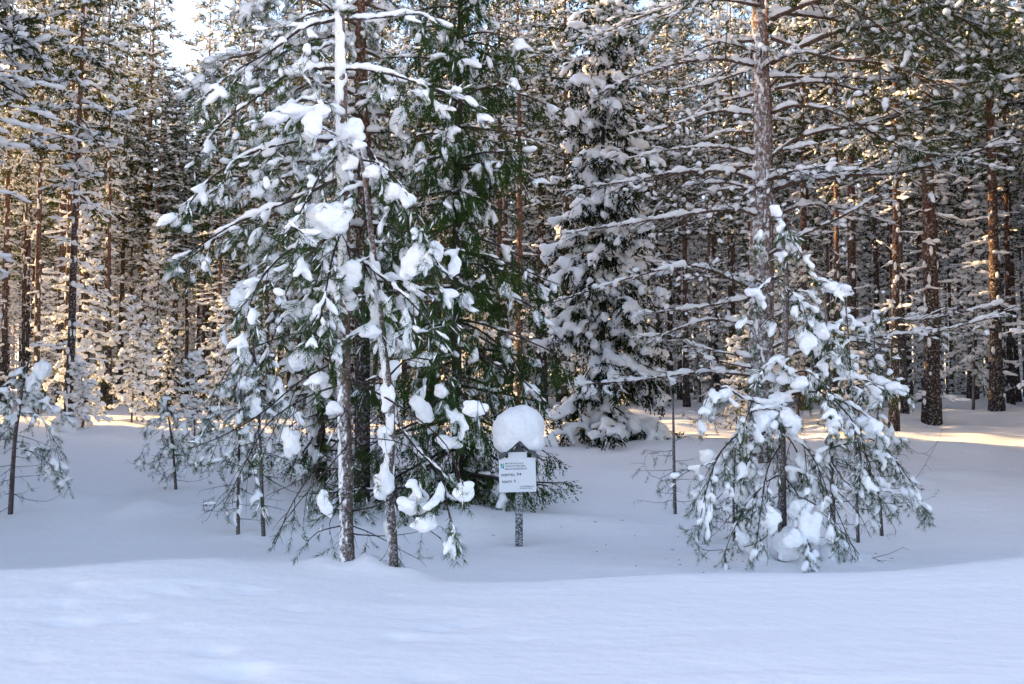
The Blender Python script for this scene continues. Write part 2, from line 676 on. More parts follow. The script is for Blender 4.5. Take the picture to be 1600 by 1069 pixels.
def build_limb(rng, path, r0, st, tmpl=None, r1=None):
    """path (n,3)"""
    tmpl = tmpl or ICO1
    g = Limb()
    P1 = path[None]
    n = len(path)
    seg = np.linalg.norm(np.diff(path, axis=0), axis=1)
    L = float(seg.sum())
    r1 = r0 * 0.3 if r1 is None else r1
    R = (r0 + (r1 - r0) * np.linspace(0, 1, n) ** 0.8)[None]
    g.wood.append(tubes(P1, R, 6 if r0 > 0.012 else 5))
    if st.ridge > 0:
        ridge_blobs(rng, P1, r0, r1, st.but(sw=st.sw * st.rm), g.snow, tmpl)
    # side twigs
    k = max(3, int(L * st.d2))
    t = np.sort(np.clip(np.linspace(st.t0, 0.98, k) + rng.uniform(-0.4, 0.4, k) / k, 0.02, 0.99))
    pos, tan = sample(P1, t[None])
    pos, tan = pos[0], tan[0]
    side = np.where(np.arange(k) % 2 == 0, 1, -1)
    az = np.arctan2(tan[:, 1], tan[:, 0]) + side * np.radians(st.a2) * rng.uniform(0.6, 1.25, k)
    el = np.arcsin(np.clip(tan[:, 2], -1, 1)) * 0.6
    L2 = L * st.l2 * ((1.02 - t) ** 0.65 + 0.10) * rng.uniform(0.5, 1.15, k)
    L2 = np.clip(L2, st.min2, 1.6)
    e0 = el + np.radians(st.e2) + rng.normal(0, np.radians(14), k)
    P2 = grow(pos, az, e0, e0 + np.radians(st.c2), L2, 5, st.wob, rng)
    rr2 = np.clip(st.tw * (0.5 + L2), 0.0015, r0 * 0.7)
    R2 = rr2[:, None] * np.linspace(1, 0.35, 5)[None]
    g.wood.append(tubes(P2, R2, st.sides))
    if st.ridge > 0:
        ridge_blobs(rng, P2, st.tw, st.tw * 0.3, st.but(sw=st.sw * st.r2), g.snow, tmpl)
    sp, sdir = [], []
    # third level
    k3 = st.k3
    if k3 > 0:
        t3 = np.linspace(0.25, 0.95, k3)[None] + rng.uniform(-0.5, 0.5, (k, k3)) / (k3 + 1)
        p3, d3 = sample(P2, t3)
        p3, d3 = p3.reshape(-1, 3), d3.reshape(-1, 3)
        L3 = (L2[:, None] * st.l3 * (1.1 - t3) * rng.uniform(0.6, 1.3, (k, k3))).ravel()
        s3 = np.where((np.arange(k * k3)) % 2 == 0, 1, -1)
        az3 = np.arctan2(d3[:, 1], d3[:, 0]) + s3 * np.radians(45) * rng.uniform(0.5, 1.4, len(p3))
        e3 = np.arcsin(np.clip(d3[:, 2], -1, 1)) * 0.5 + np.radians(st.e3) + rng.normal(0, 0.25, len(p3))
        ok = L3 > 0.05
        p3, az3, e3, L3 = p3[ok], az3[ok], e3[ok], L3[ok]
        if len(p3):
            P3 = grow(p3, az3, e3, e3 + np.radians(st.c2), L3, 3, st.wob, rng)
            g.wood.append(tubes(P3, np.full((len(P3), 1), st.tw * 0.42) * np.array([[1, .8, .5]]), 3, False))
            ts = np.linspace(max(st.bare - 0.2, 0), 0.98, st.per)[None] + rng.uniform(-.08, .08, (len(P3), st.per))
            a, b = sample(P3, ts)
            sp.append(a.reshape(-1, 3))
            sdir.append(b.reshape(-1, 3))
    if st.shoot_on2:
        kk = np.maximum(2, st.per + 2)
        ts = np.linspace(st.bare, 1.0, kk)[None] + rng.uniform(-.07, .07, (k, kk))
        a, b = sample(P2, ts)
        sp.append(a.reshape(-1, 3))
        sdir.append(b.reshape(-1, 3))
    ts = np.linspace(0.9, 1, 3)[None]
    a, b = sample(P1, ts)
    sp.append(a[0])
    sdir.append(b[0])
    sp, sdir = np.concatenate(sp), np.concatenate(sdir)
    s = rng.uniform(size=len(sp)) < st.keep
    sp, sdir = sp[s], sdir[s]
    sdir = unit(sdir + rng.normal(0, st.jit, sdir.shape))
    ln = st.sh * rng.uniform(0.65, 1.25, len(sp))
    g.needles.append(stamp_shoots(rng, sp, sdir, ln, st.tmpl))
    # pads on the shoots
    if st.clus > 0:
        f = 6.283 / st.clus
        wq = sp * f + rng.uniform(0, 6.28, 3)
        fld = np.sin(wq[:, 0] + 0.8 * np.sin(wq[:, 1])) + np.sin(wq[:, 1] * 1.1 + 0.7 * np.sin(wq[:, 2])) + np.sin(wq[:, 2] * 0.9 + wq[:, 0] * 0.6)
        th = np.quantile(fld, 1 - st.psnow) if st.psnow < 1 else -9
        s = (fld > th) & (rng.uniform(size=len(sp)) < 0.92)
    else:
        s = rng.uniform(size=len(sp)) < st.psnow
    if s.any():
        q, dd, l = sp[s], sdir[s], ln[s]
        w = st.sw * rng.uniform(0.6, 1.35, len(q))
        h = w * (rng.uniform(0.75, 1.15, len(q)) if st.clus > 0 else rng.uniform(0.6, 1.0, len(q)))
        q = q + dd * (l * 0.45)[:, None]
        q[:, 2] += h * st.padlift + 0.012
        g.snow.append(blobs(rng, q, dd * np.array([1, 1, .6 if st.clus > 0 else .8]), l * rng.uniform(0.36, 0.58, len(q)), w, h, tmpl))
    if st.fleck > 0:      # thin strips of snow left on single shoots
        s = rng.uniform(size=len(sp)) < st.fleck
        if s.any():
            q, dd, l = sp[s], sdir[s], ln[s]
            w = st.sw * rng.uniform(0.18, 0.42, len(q))
            q = q + dd * (l * 0.5)[:, None]
            q[:, 2] += w * 0.8 + 0.004
            g.fleck.append(blobs(rng, q, dd, l * rng.uniform(0.22, 0.45, len(q)), w, w * 0.8, OCTA))
    return g


def spline(pts, n):
    """Catmull-Rom through points"""
    P = np.array(pts, float)
    if len(P) == 2:
        t = np.linspace(0, 1, n)[:, None]
        return P[0] * (1 - t) + P[1] * t
    Q = np.vstack([2 * P[0] - P[1], P, 2 * P[-1] - P[-2]])
    out = []
    m = len(P) - 1
    for u in np.linspace(0, m - 1e-6, n):
        i = int(u)
        t = u - i
        p0, p1, p2, p3 = Q[i], Q[i + 1], Q[i + 2], Q[i + 3]
        out.append(0.5 * ((2 * p1) + (-p0 + p2) * t + (2 * p0 - 5 * p1 + 4 * p2 - p3) * t * t + (-p0 + 3 * p1 - 3 * p2 + p3) * t ** 3))
    return np.array(out)


STAT = {}


def count(k, n):
    STAT[k] = STAT.get(k, 0) + n


def add_limb(root, origin, rng, path, r0, st, mats, voxel=None, tmpl=None, name='branch', extra_snow=None, r1=None):
    """a limb as a part of the tree: branch > needles, snow (sub-parts)"""
    g = build_limb(rng, path - origin, r0, st, tmpl, r1)
    w = cat(g.wood)
    b = link(name, mesh_np(name, w[0], w[1], mats[0], smooth=True), root)
    n_ = cat(g.needles)
    if n_ is not None:
        tag(link('needles', mesh_np('needles', n_[0], n_[1], mats[1]), b), kind='stuff')
        count('needles', len(n_[1]))
    if extra_snow is not None:
        g.snow.append(extra_snow)
    s_ = cat(g.snow)
    if s_ is not None:
        if voxel:
            s_ = remesh(s_[0], s_[1], voxel)
            s_ = (ruffle(s_[0], voxel * 0.33), s_[1])
            fl = cat(g.fleck)
            if fl is not None:
                s_ = cat([s_, fl])
        if len(s_[1]):
            tag(link('snow', mesh_np('snow', s_[0], s_[1], M_SNOW if voxel else M_SNOWFAR, smooth=True), b), kind='stuff')
            count('snow', len(s_[1]))
    count('wood', len(w[1]))
    return b


def trunk_mesh(rng, path, r, sides=14, rough=0.06, flare=0.35):
    P = path[None]
    n = len(path)
    R = np.array(r, float)[None]
    V, F = tubes(P, R, sides)
    V = V.reshape(n, sides, 3)
    a = np.arange(sides) * 2 * np.pi / sides
    for i in range(n):
        k = 1 + rough * (np.sin(a * 2 + i * 0.7) * 0.5 + rng.normal(0, 0.7, sides))
        V[i] = path[i] + (V[i] - path[i]) * k[:, None]
    return V.reshape(-1, 3), F


def snow_lump(rng, c, rx, ry, rz, n=12, hang=0.0):
    """a heap of overlapping spheres round c, flatter below, ragged at the rim"""
    n = int(n * 1.8)
    p = unit(rng.normal(0, 1, (n, 3))) * rng.uniform(0.35, 0.80, (n, 1))
    rad = rng.uniform(0.20, 0.48, n)
    out = []
    sk = rng.normal(0, 0.25)
    for q, r in zip(p, rad):
        q = q * np.array([1.0, 1.0, 0.75 if q[2] < 0 else 1.0])
        q[2] += sk * q[0]
        M = np.diag([rx * r * 1.15, ry * r * 1.1, rz * r])
        out.append((ICO2[0] @ M + c + q * np.array([rx, ry, rz]), ICO2[1]))
    out.append((ICO2[0] @ np.diag([rx * .55, ry * .55, rz * .52]) + c, ICO2[1]))
    return cat(out)


def ruffle(V, a=0.008):
    s = V * 1.0
    return V + a * np.stack([np.sin(s[:, 1] * 31 + s[:, 2] * 23) + .6 * np.sin(s[:, 2] * 71 + s[:, 0] * 13), np.sin(s[:, 0] * 29 + s[:, 2] * 37) + .6 * np.sin(s[:, 0] * 67 + s[:, 1] * 19),
                             np.sin(s[:, 0] * 33 + s[:, 1] * 27) + .6 * np.sin(s[:, 1] * 73 + s[:, 0] * 41)], -1)


def clump(root, origin, rng, px, row, d, wpx, hpx, n=14, voxel=0.014, name='snow_clump', depth=0.8):
    """a big lump of snow, wpx x hpx photo pixels half-size, on the tree"""
    c = W(px, row, d)
    s = d / FPX
    V, F = snow_lump(rng, c - origin, wpx * s * 1.1, wpx * s * depth, hpx * s * 1.1, n)
    V, F = remesh(V, F, voxel, 4, 0.5)
    V = ruffle(V, 0.0075)
    o = link(name, mesh_np(name, V, F, M_SNOW, smooth=True), root)
    count('snow', len(F))
    return o


# ---------------------------------------------------------------- ground: one sheet out to the horizon
def build_ground():
    rr = [0.0]
    r = 0.5
    while r < 60:
        rr.append(r)
        r *= 1.015 if r > 2.4 else 1.12
    rr += list(np.geomspace(r, 2500, 26))
    rr = np.array(rr)
    an = np.concatenate([np.arange(-180, -42, 3.0), np.arange(-42, 42.01, 0.42), np.arange(45, 180, 3.0)])
    an = np.radians(an)
    A, R = np.meshgrid(an, rr)
    x, y = R * np.sin(A), R * np.cos(A)
    z = ground(x, np.abs(y))
    V = np.stack([x, y, z], -1).reshape(-1, 3)
    na, nr = len(an), len(rr)
    i, j = np.meshgrid(np.arange(nr - 1), np.arange(na), indexing='ij')
    j2 = (j + 1) % na
    F = np.stack([i * na + j, i * na + j2, (i + 1) * na + j2, (i + 1) * na + j], -1).reshape(-1, 4)
    o = link('snow_ground', mesh_np('snow_ground', V, F[:, ::-1], M_GROUND, smooth=True))
    tag(o, kind='structure')
    count('ground', len(F) * 2)


build_ground()

# ---------------------------------------------------------------- background pines (prototypes, then copies)
ST_FAR = Style(t0=0.15, d2=6.0, l2=0.42, k3=3, l3=0.5, bare=0.45, tmpl=SH_PINE_FAR, sh=0.23, per=2, psnow=0.37, clus=0.40, sw=0.054, fleck=0.25,
               ridge=0.9, tw=0.006, space=0.17, sides=3, e3=-6, jit=0.45)
ST_DEAD = Style(t0=0.3, d2=3.5, l2=0.4, k3=0, shoot_on2=False, keep=0.0, psnow=0.0, sw=0.055, ridge=1.1, tw=0.005, space=0.12, sides=3, tmpl=SH_PINE_FAR)


def pine_proto(seed, H, base, spread, r0, ndead, nlive, deadlen=0.9):
    rng = np.random.RandomState(seed)
    lean = rng.normal(0, 0.012, 2)
    zz = np.linspace(-0.15, H, 14)
    wob = np.cumsum(rng.normal(0, 0.012, (14, 2)), 0)
    path = np.stack([zz * lean[0] + wob[:, 0], zz * lean[1] + wob[:, 1], zz], -1)
    rad = r0 * (1.02 - zz / H * 0.93) * (1 + 0.3 * np.exp(-np.maximum(zz, 0) * 4))
    tv, tf = trunk_mesh(rng, path, np.maximum(rad, 0.008), 9, 0.04)
    wood, nd, sn = [], [], []

    def at(z):
        return np.array([np.interp(z, zz, path[:, 0]), np.interp(z, zz, path[:, 1]), z])
    for k in range(ndead):
        z = rng.uniform(0.5, base + 1.2)
        L = deadlen * rng.uniform(0.35, 1.3) * (0.5 + 0.5 * z / base)
        az = rng.uniform(0, 6.283)
        P = grow(at(z)[None], np.array([az]), np.radians([rng.uniform(-15, 15)]), np.radians([rng.uniform(-35, 20)]), np.array([L]), 6, 0.10, rng)[0]
        g = build_limb(rng, P, 0.012, ST_DEAD, ICO0)
        wood += g.wood
        sn += g.snow
    for k in range(nlive):
        u = (k + rng.uniform(0, 1)) / nlive
        z = base + (H - base) * u ** 0.92
        prof = (1 - u) ** 0.75 * (0.55 + 0.45 * min(1, u / 0.2)) + 0.10
        L = spread * prof * rng.uniform(0.7, 1.2)
        az = k * 2.4 + rng.normal(0, 0.3)
        e0 = math.radians(-8 + 38 * u + rng.normal(0, 7))
        P = grow(at(min(z, H - .05))[None], np.array([az]), np.array([e0]), np.array([e0 - math.radians(22)]), np.array([L]), 6, 0.10, rng)[0]
        g = build_limb(rng, P, 0.022 * (1.2 - u), ST_FAR, ICO0)
        wood += g.wood
        sn += g.snow
        nd += g.needles
    # snow caught on the trunk
    k = 30
    z = rng.uniform(0.3, base + 2, k)
    a = rng.normal(math.pi, 1.3, k)
    rr = np.interp(z, zz, rad)
    q = np.stack([np.interp(z, zz, path[:, 0]) + np.cos(a) * rr * .9, np.interp(z, zz, path[:, 1]) + np.sin(a) * rr * .9, z], -1)
    D = np.repeat([[0, 0, 1.0]], k, 0)
    sn.append(blobs(rng, q, D, rng.uniform(.05, .14, k), rng.uniform(.03, .06, k), rng.uniform(.02, .04, k), ICO0))
    w, n_, s_ = cat(wood), cat(nd), cat(sn)
    count('bg', len(w[1]) + len(n_[1]) + len(s_[1]) + len(tf))
    return dict(trunk=mesh_np('trunk', tv, tf, M_BARK, smooth=True), branches=mesh_np('branches', w[0], w[1], M_TWIG, smooth=True),
                needles=mesh_np('needles', n_[0], n_[1], M_PINEFAR), snow=mesh_np('snow', s_[0], s_[1], M_SNOWFAR, smooth=True))


PINES = [pine_proto(21, 17.0, 7.2, 1.5, 0.120, 26, 54, 0.7),
         pine_proto(22, 15.5, 6.2, 1.3, 0.105, 22, 52, 0.8),
         pine_proto(23, 17.5, 8.0, 1.6, 0.135, 28, 50, 0.7),
         pine_proto(24, 14.5, 5.2, 1.2, 0.095, 30, 54, 1.0),
         pine_proto(25, 14.0, 5.8, 1.0, 0.080, 16, 48, 0.6)]


def small_proto(seed, H, spread, r0, nlive, base, st, bark=M_TWIG, needles=M_PINEFAR, droop=-25, tip=-15):
    rng = np.random.RandomState(seed)
    zz = np.linspace(-0.1, H, 9)
    wob = np.cumsum(rng.normal(0, 0.018, (9, 2)), 0)
    path = np.stack([wob[:, 0], wob[:, 1], zz], -1)
    rad = np.maximum(r0 * (1.02 - zz / H * 0.9), 0.004)
    tv, tf = trunk_mesh(rng, path, rad, 6, 0.04)
    wood, nd, sn = [], [], []
    for k in range(nlive):
        u = (k + rng.uniform(0, 1)) / nlive
        z = base + (H - base) * u
        L = spread * ((1 - u) ** 0.8 + 0.08) * rng.uniform(0.7, 1.2)
        e0 = math.radians(droop * (1 - u) + 25 * u + rng.normal(0, 9))
        p0 = np.array([np.interp(z, zz, path[:, 0]), np.interp(z, zz, path[:, 1]), z])
        P = grow(p0[None], np.array([k * 2.4 + rng.normal(0, .3)]), np.array([e0]), np.array([e0 + math.radians(tip)]), np.array([L]), 5, 0.10, rng)[0]
        g = build_limb(rng, P, 0.008, st, ICO0)
        wood += g.wood
        sn += g.snow
        nd += g.needles
    w, n_, s_ = cat(wood), cat(nd), cat(sn)
    count('bg', len(w[1]) + len(n_[1]) + len(s_[1]) + len(tf))
    return dict(trunk=mesh_np('trunk', tv, tf, M_BARK_S, smooth=True), branches=mesh_np('branches', w[0], w[1], bark, smooth=True),
                needles=mesh_np('needles', n_[0], n_[1], needles), snow=mesh_np('snow', s_[0], s_[1], M_SNOWFAR, smooth=True))


ST_SAP = ST_FAR.but(sh=0.15, psnow=0.8, sw=0.05, ridge=1.3, d2=7, space=0.10)
SAPS = [small_proto(41, 3.4, 0.75, 0.03, 34, 0.5, ST_SAP), small_proto(42, 4.6, 0.85, 0.035, 40, 0.8, ST_SAP),
        small_proto(43, 2.4, 0.6, 0.022, 26, 0.3, ST_SAP), small_proto(44, 6.0, 0.9, 0.05, 46, 1.2, ST_SAP)]
FIRS = [small_proto(51, 1.7, 0.62, 0.03, 34, 0.12, ST_SAP.but(tmpl=SH_SPRUCE_FAR, sh=0.14, psnow=0.65, bare=0.1, per=3), needles=M_SPRUCE2, droop=-22)]


def place(proto, name, label, cat_, x, y, s, rz, group, sz=None):
    z = float(ground(x, y))
    t = thing(name, label, cat_, (x, y, z), group)
    t.rotation_euler = (0, 0, rz)
    t.scale = (s, s, sz or s)
    for k in ('trunk', 'branches', 'needles', 'snow'):
        c = link(k, proto[k], t)
        if k != 'trunk':
            c['kind'] = 'stuff'
    return t


rgb = np.random.RandomState(77)
occupied = []      # x, y of trunks so far


def free(x, y, r):
    return all((x - a) ** 2 + (y - b) ** 2 > r * r for a, b in occupied)


# trunks that can be picked out in the photograph: px, base row, trunk width px, prototype, rotation, label
G_FOREST = 'pines of the forest behind the clearing'
NAMED = [
    (1455, 662, 25, 2, 0.3, 'thick dark pine trunk with frosted foot standing alone on the open snow'),
    (1395, 674, 13, 1, 1.3, 'slim reddish pine whose foot stands just left of the thick frosted trunk'),
    (1556, 642, 18, 0, 2.0, 'paired dark pine trunk near the right edge with snow tufts down its side'),
    (1520, 622, 14, 1, 2.5, 'reddish slender pine between the thick frosted trunk and the paired trunks'),
    (108, 668, 12, 3, 0.9, 'slim pine rising directly behind the left side of the tiny snowy spruce'),
    (131, 632, 17, 2, 3.0, 'dark thick pine trunk rising behind the top of the tiny snowy spruce'),
    (44, 628, 14, 1, 4.0, 'dark pine behind the snow-capped sapling at the left edge'),
    (97, 636, 11, 0, 5.0, 'dark narrow pine close left of the slim pine by the tiny spruce'),
    (186, 625, 10, 4, 5.5, 'thin straight pine standing midway between the tiny spruce and the dark low spruce'),
    (322, 622, 10, 0, 0.2, 'thin dark pine right of the dark low spruce at the left of the clearing'),
    (362, 625, 13, 3, 1.2, 'reddish pine behind the sapling with the round snow hat'),
    (218, 632, 11, 1, 2.2, 'straight dark pine left of the dark low spruce'),
    (238, 626, 9, 3, 3.2, 'narrow pine directly behind the dark low spruce'),
    (1120, 628, 10, 0, 4.2, 'orange-brown pine seen just left of the big frosted trunk'),
    (1332, 640, 15, 2, 5.2, 'brown pine behind the tall thin saplings right of the big frosted trunk'),
    (1255, 640, 12, 1, 0.7, 'brown pine directly right of the big frosted trunk'),
    (1045, 625, 9, 3, 1.7, 'thin pine behind the bare sapling with curled twigs'),
    (-45, 740, 22, 3, 2.7, 'snowy pine just outside the left edge whose laden boughs reach into the photo'),
    (1650, 700, 24, 0, 4.7, 'pine just outside the right edge whose dark green boughs hang into the photo'),
    (850, 632, 10, 0, 2.7, 'dark pine in the gap between the dark spruce and the snowy spruce'),
]
for (px, row, wpx, k, rz, lab) in NAMED:
    d = d_of_row(row, px)
    x = (px - 800) / FPX * d
    r = wpx * d / FPX / 2
    s = r / (0.11, 0.095, 0.125, 0.085, 0.07)[k]
    s = min(max(s, 0.75), 1.5)
    hs = min(max(s, 0.9), 1.15)
    place(PINES[k], 'pine_tree', lab, 'pine tree', x, d, s, rz, G_FOREST, hs)
    occupied.append((x, d))

for (px, row, k, s, rz, lab) in ((207, 660, 0, .95, 1.0, 'snow-crusted little pine standing between the tiny spruce and the dark low spruce'),
                             (232, 640, 2, 1.1, 2.0, 'low snowy pine sapling close behind the left side of the dark low spruce'),
                             (305, 690, 2, .8, 3.0, 'thin snowy sapling at the right side of the dark low spruce'),
                             (340, 655, 0, 1.0, 4.0, 'snow-loaded young pine behind the sapling with the rounded snow hat'),
                             (1330, 668, 2, 1.1, 5.0, 'small snowy pine on the open snow left of the slim reddish pine'),
                             (70, 640, 1, .9, 5.6, 'snowy young pine left of the slim pine by the tiny spruce')):
    d = d_of_row(row, px)
    x = (px - 800) / FPX * d
    place(SAPS[k], 'young_pine', lab, 'young pine', x, d, s, rz, None)
    occupied.append((x, d))

LAB_FAR = 'slender snow-laden pine in the crowded forest far behind the clearing'
LAB_SAP = 'thin young pine loaded with snow under the tall pines of the back forest'
COVER = []
LAND = [(44, 'the dark pine behind the snow-capped sapling'), (131, 'the dark thick pine behind the tiny spruce'), (218, 'the straight dark pine by the dark low spruce'),
        (322, 'the thin dark pine right of the dark low spruce'), (850, 'the pine in the gap between the two big spruces'), (1120, 'the orange-brown pine near the big frosted trunk'),
        (1255, 'the brown pine just right of the big frosted trunk'), (1332, 'the brown pine behind the tall thin saplings'), (1455, 'the thick dark trunk with the frosted foot'),
        (1556, 'the paired dark pine near the right edge')]
used_land = set()


def far_label(px, d):
    if d > 36 or not 0 < px < 1600:
        return LAB_FAR
    q = min(LAND, key=lambda a: abs(a[0] - px))
    side = 'left' if px < q[0] else 'right'
    if abs(q[0] - px) < 70 and (q[1], side) not in used_land:
        used_land.add((q[1], side))
        return 'snow-laden pine standing just ' + side + ' of ' + q[1]
    return LAB_FAR


n_i = n_s = 0
for i, px in enumerate(range(208, 352, 14)):      # the tree tops under the patch of open sky
    d = rgb.uniform(37, 47)
    row = 70 + 45 * rgb.uniform() + (30 if 240 < px < 310 else 0)
    k = int(rgb.choice([1, 3, 4]))
    x = (px + rgb.uniform(-4, 4) - 800) / FPX * d
    H = (600 - row) / FPX * d + 0.7
    place(PINES[k], 'pine_tree', LAB_FAR, 'pine tree', x, d, rgb.uniform(.85, 1.1), rgb.uniform(0, 6.28), G_FOREST, H / (17.0, 15.5, 17.5, 14.5, 14.0)[k])
    occupied.append((x, d))
tries = 0
while n_i < 268 and tries < 30000:
    tries += 1
    d = 27 + 36 * rgb.uniform() ** 0.8
    px = rgb.uniform(-70, 1740)
    x = (px - 800) / FPX * d
    if d < 34 and 380 < px < 1100 and rgb.uniform() < 0.5:
        continue
    if 205 < px < 345 and d < 52:
        continue
    if 1000 < px < 1060 and d < 55 and rgb.uniform() < 0.6:
        continue
    if not free(x, d, 0.95 + 0.012 * d):
        continue
    k = rgb.choice(5, p=[.25, .22, .2, .18, .15])
    s = rgb.uniform(0.72, 1.05)
    hs = rgb.uniform(0.86, 1.12)
    if 190 < px < 360:
        hs *= 0.80
    place(PINES[k], 'pine_tree', far_label(px, d), 'pine tree', x, d, s, rgb.uniform(0, 6.28), G_FOREST, hs)
    occupied.append((x, d))
    n_i += 1
tries = 0
while n_s < 95 and tries < 30000:
    tries += 1
    d = 25 + 35 * rgb.uniform()
    px = rgb.uniform(-40, 1640)
    x = (px - 800) / FPX * d
    if d < 31 and px < 1150 and rgb.uniform() < 0.75:
        continue
    if not free(x, d, 0.7):
        continue
    k = rgb.choice(4, p=[.3, .3, .15, .25])
    place(SAPS[k], 'young_pine', LAB_SAP, 'young pine', x, d, rgb.uniform(.8, 1.25), rgb.uniform(0, 6.28), 'young pines under the back forest')
    occupied.append((x, d))
    n_s += 1
print('BG', n_i, n_s)


# the rest of the forest, beyond and beside what the photograph resolves: one instanced mass
def forest_mass(name, pts, kinds, rots, sizes, protos, seed=0):
    me = bpy.data.meshes.new(name)
    me.from_pydata([tuple(p) for p in pts], [], [])
    for an, data, ty in (('pick', kinds, 'INT'), ('turn', rots, 'FLOAT'), ('size', sizes, 'FLOAT')):
        at = me.attributes.new(an, ty, 'POINT')
        at.data.foreach_set('value', np.array(data, np.int32 if ty == 'INT' else np.float32))
    o = link(name, me)
    tag(o, kind='stuff')
    ng = bpy.data.node_groups.new(name, 'GeometryNodeTree')
    ng.interface.new_socket('Geometry', in_out='INPUT', socket_type='NodeSocketGeometry')
    ng.interface.new_socket('Geometry', in_out='OUTPUT', socket_type='NodeSocketGeometry')
    gi, go = ng.nodes.new('NodeGroupInput'), ng.nodes.new('NodeGroupOutput')
    join = ng.nodes.new('GeometryNodeJoinGeometry')

    def attr(nm, ty):
        n = ng.nodes.new('GeometryNodeInputNamedAttribute')
        n.data_type = ty
        n.inputs['Name'].default_value = nm
        return n
    ak, ar, asz = attr('pick', 'INT'), attr('turn', 'FLOAT'), attr('size', 'FLOAT')
    cx = ng.nodes.new('ShaderNodeCombineXYZ')
    ng.links.new(ar.outputs['Attribute'], cx.inputs['Z'])
    for k, src in enumerate(protos):
        cmp_ = ng.nodes.new('FunctionNodeCompare')
        cmp_.data_type = 'INT'
        cmp_.operation = 'EQUAL'
        ng.links.new(ak.outputs['Attribute'], cmp_.inputs[2])
        cmp_.inputs[3].default_value = k
        for part in src:
            oi = ng.nodes.new('GeometryNodeObjectInfo')
            oi.inputs['Object'].default_value = part
            oi.transform_space = 'ORIGINAL'
            ip = ng.nodes.new('GeometryNodeInstanceOnPoints')
            ng.links.new(gi.outputs[0], ip.inputs['Points'])
            ng.links.new(cmp_.outputs['Result'], ip.inputs['Selection'])
            ng.links.new(oi.outputs['Geometry'], ip.inputs['Instance'])
            ng.links.new(cx.outputs[0], ip.inputs['Rotation'])
            ng.links.new(asz.outputs['Attribute'], ip.inputs['Scale'])
            ng.links.new(ip.outputs[0], join.inputs[0])
    ng.links.new(join.outputs[0], go.inputs[0])
    md = o.modifiers.new('forest', 'NODES')
    md.node_group = ng
    return o


def part_objects(proto_list):
    """the first placed individual's parts serve as the source of each kind"""
    out = []
    for pr in proto_list:
        parts = []
        for k in ('trunk', 'branches', 'needles', 'snow'):
            for ob in COL.objects:
                if ob.data is pr[k]:
                    parts.append(ob)
                    break
        out.append(parts)
    return out


pts, kk, rr_, ss = [], [], [], []


def mass_add(x, y, k, s):
    pts.append((x, y, float(ground(x, y)) - 0.02))
    kk.append(k)
    rr_.append(rgb.uniform(0, 6.28))
    ss.append(s)


n = 0
while n < 820:      # deeper forest straight behind
    d = 58 + 95 * rgb.uniform()
    px = rgb.uniform(-60, 1950)
    if 200 < px < 350 and d < 75:
        continue
    mass_add((px - 800) / FPX * d, d, rgb.choice(5), rgb.uniform(0.85, 1.1))
    n += 1
n = 0
while n < 760:      # the woods beside the frame: left of it up to an edge cut back to let the sun in
    x, y = rgb.uniform(-70, 34), rgb.uniform(7, 50)
    px = 800 + x / y * FPX
    if -150 < px < 1750:
        continue
    if x < 0 and y > 25 + max(0, -x - 12) * 0.22:
        continue
    mass_add(x, y, rgb.choice(5), rgb.uniform(0.85, 1.15))
    n += 1
forest_mass('distant_forest', pts, kk, rr_, ss, part_objects(PINES))

pts, kk, rr_, ss = [], [], [], []
n = 0
while n < 170:      # unseen young pines added left of the frame to shade the lower trunks
    y = rgb.uniform(33, 75)
    x = -0.55 * y - rgb.uniform(0, 8)
    mass_add(x, y, rgb.choice([1, 3, 3, 3]), rgb.uniform(1.0, 1.5))
    n += 1
forest_mass('shade_thicket', pts, kk, rr_, ss, part_objects(SAPS))

# ---------------------------------------------------------------- trees one can pick out
def px_path(pts, d0, d1=None, n=12, pw=1.0):
    d1 = d0 if d1 is None else d1
    L = len(pts)
    out = []
    for i, (px, row) in enumerate(pts):
        out.append(W(px, row, d0 + (d1 - d0) * (i / (L - 1)) ** pw))
    return spline(out, n)


class Tree:
    def __init__(s, name, label, cat_, base, group=None, seed=0):
        s.o = np.array(base, float)
        s.root = thing(name, label, cat_, base, group)
        s.rng = np.random.RandomState(seed)

    def trunk(s, path, r, mat, sides=14, rough=0.05, nm='trunk'):
        s.path = path
        V, F = trunk_mesh(s.rng, path - s.o, r, sides, rough)
        s.tr = link(nm, mesh_np(nm, V, F, mat, smooth=True), s.root)
        count('wood', len(F))
        s.zs = path[:, 2]
        s.rad = np.array(r)
        return s.tr

    def at(s, z):
        return np.array([np.interp(z, s.zs, s.path[:, 0]), np.interp(z, s.zs, s.path[:, 1]), z])

    def rlimb(s, z, az, L, e0, e1, r0, st, mats, voxel=None, n=9, tmpl=None, wob=0.09):
        P = grow(s.at(z)[None], np.array([az]), np.radians([e0]), np.radians([e1]), np.array([L]), n, wob, s.rng)[0]
        return add_limb(s.root, s.o, s.rng, P, r0, st, mats, voxel, tmpl)

    def plimb(s, pts, d0, d1, r0, st, mats, voxel=None, n=12, tmpl=None, r1=None):
        P = px_path(pts, d0, d1, n)
        return add_limb(s.root, s.o, s.rng, P, r0, st, mats, voxel, tmpl, r1=r1)


def base_of(px, row):
    d = d_of_row(row, px)
    x = (px - 800) / FPX * d
    return np.array([x, d, float(ground(x, d))]), d


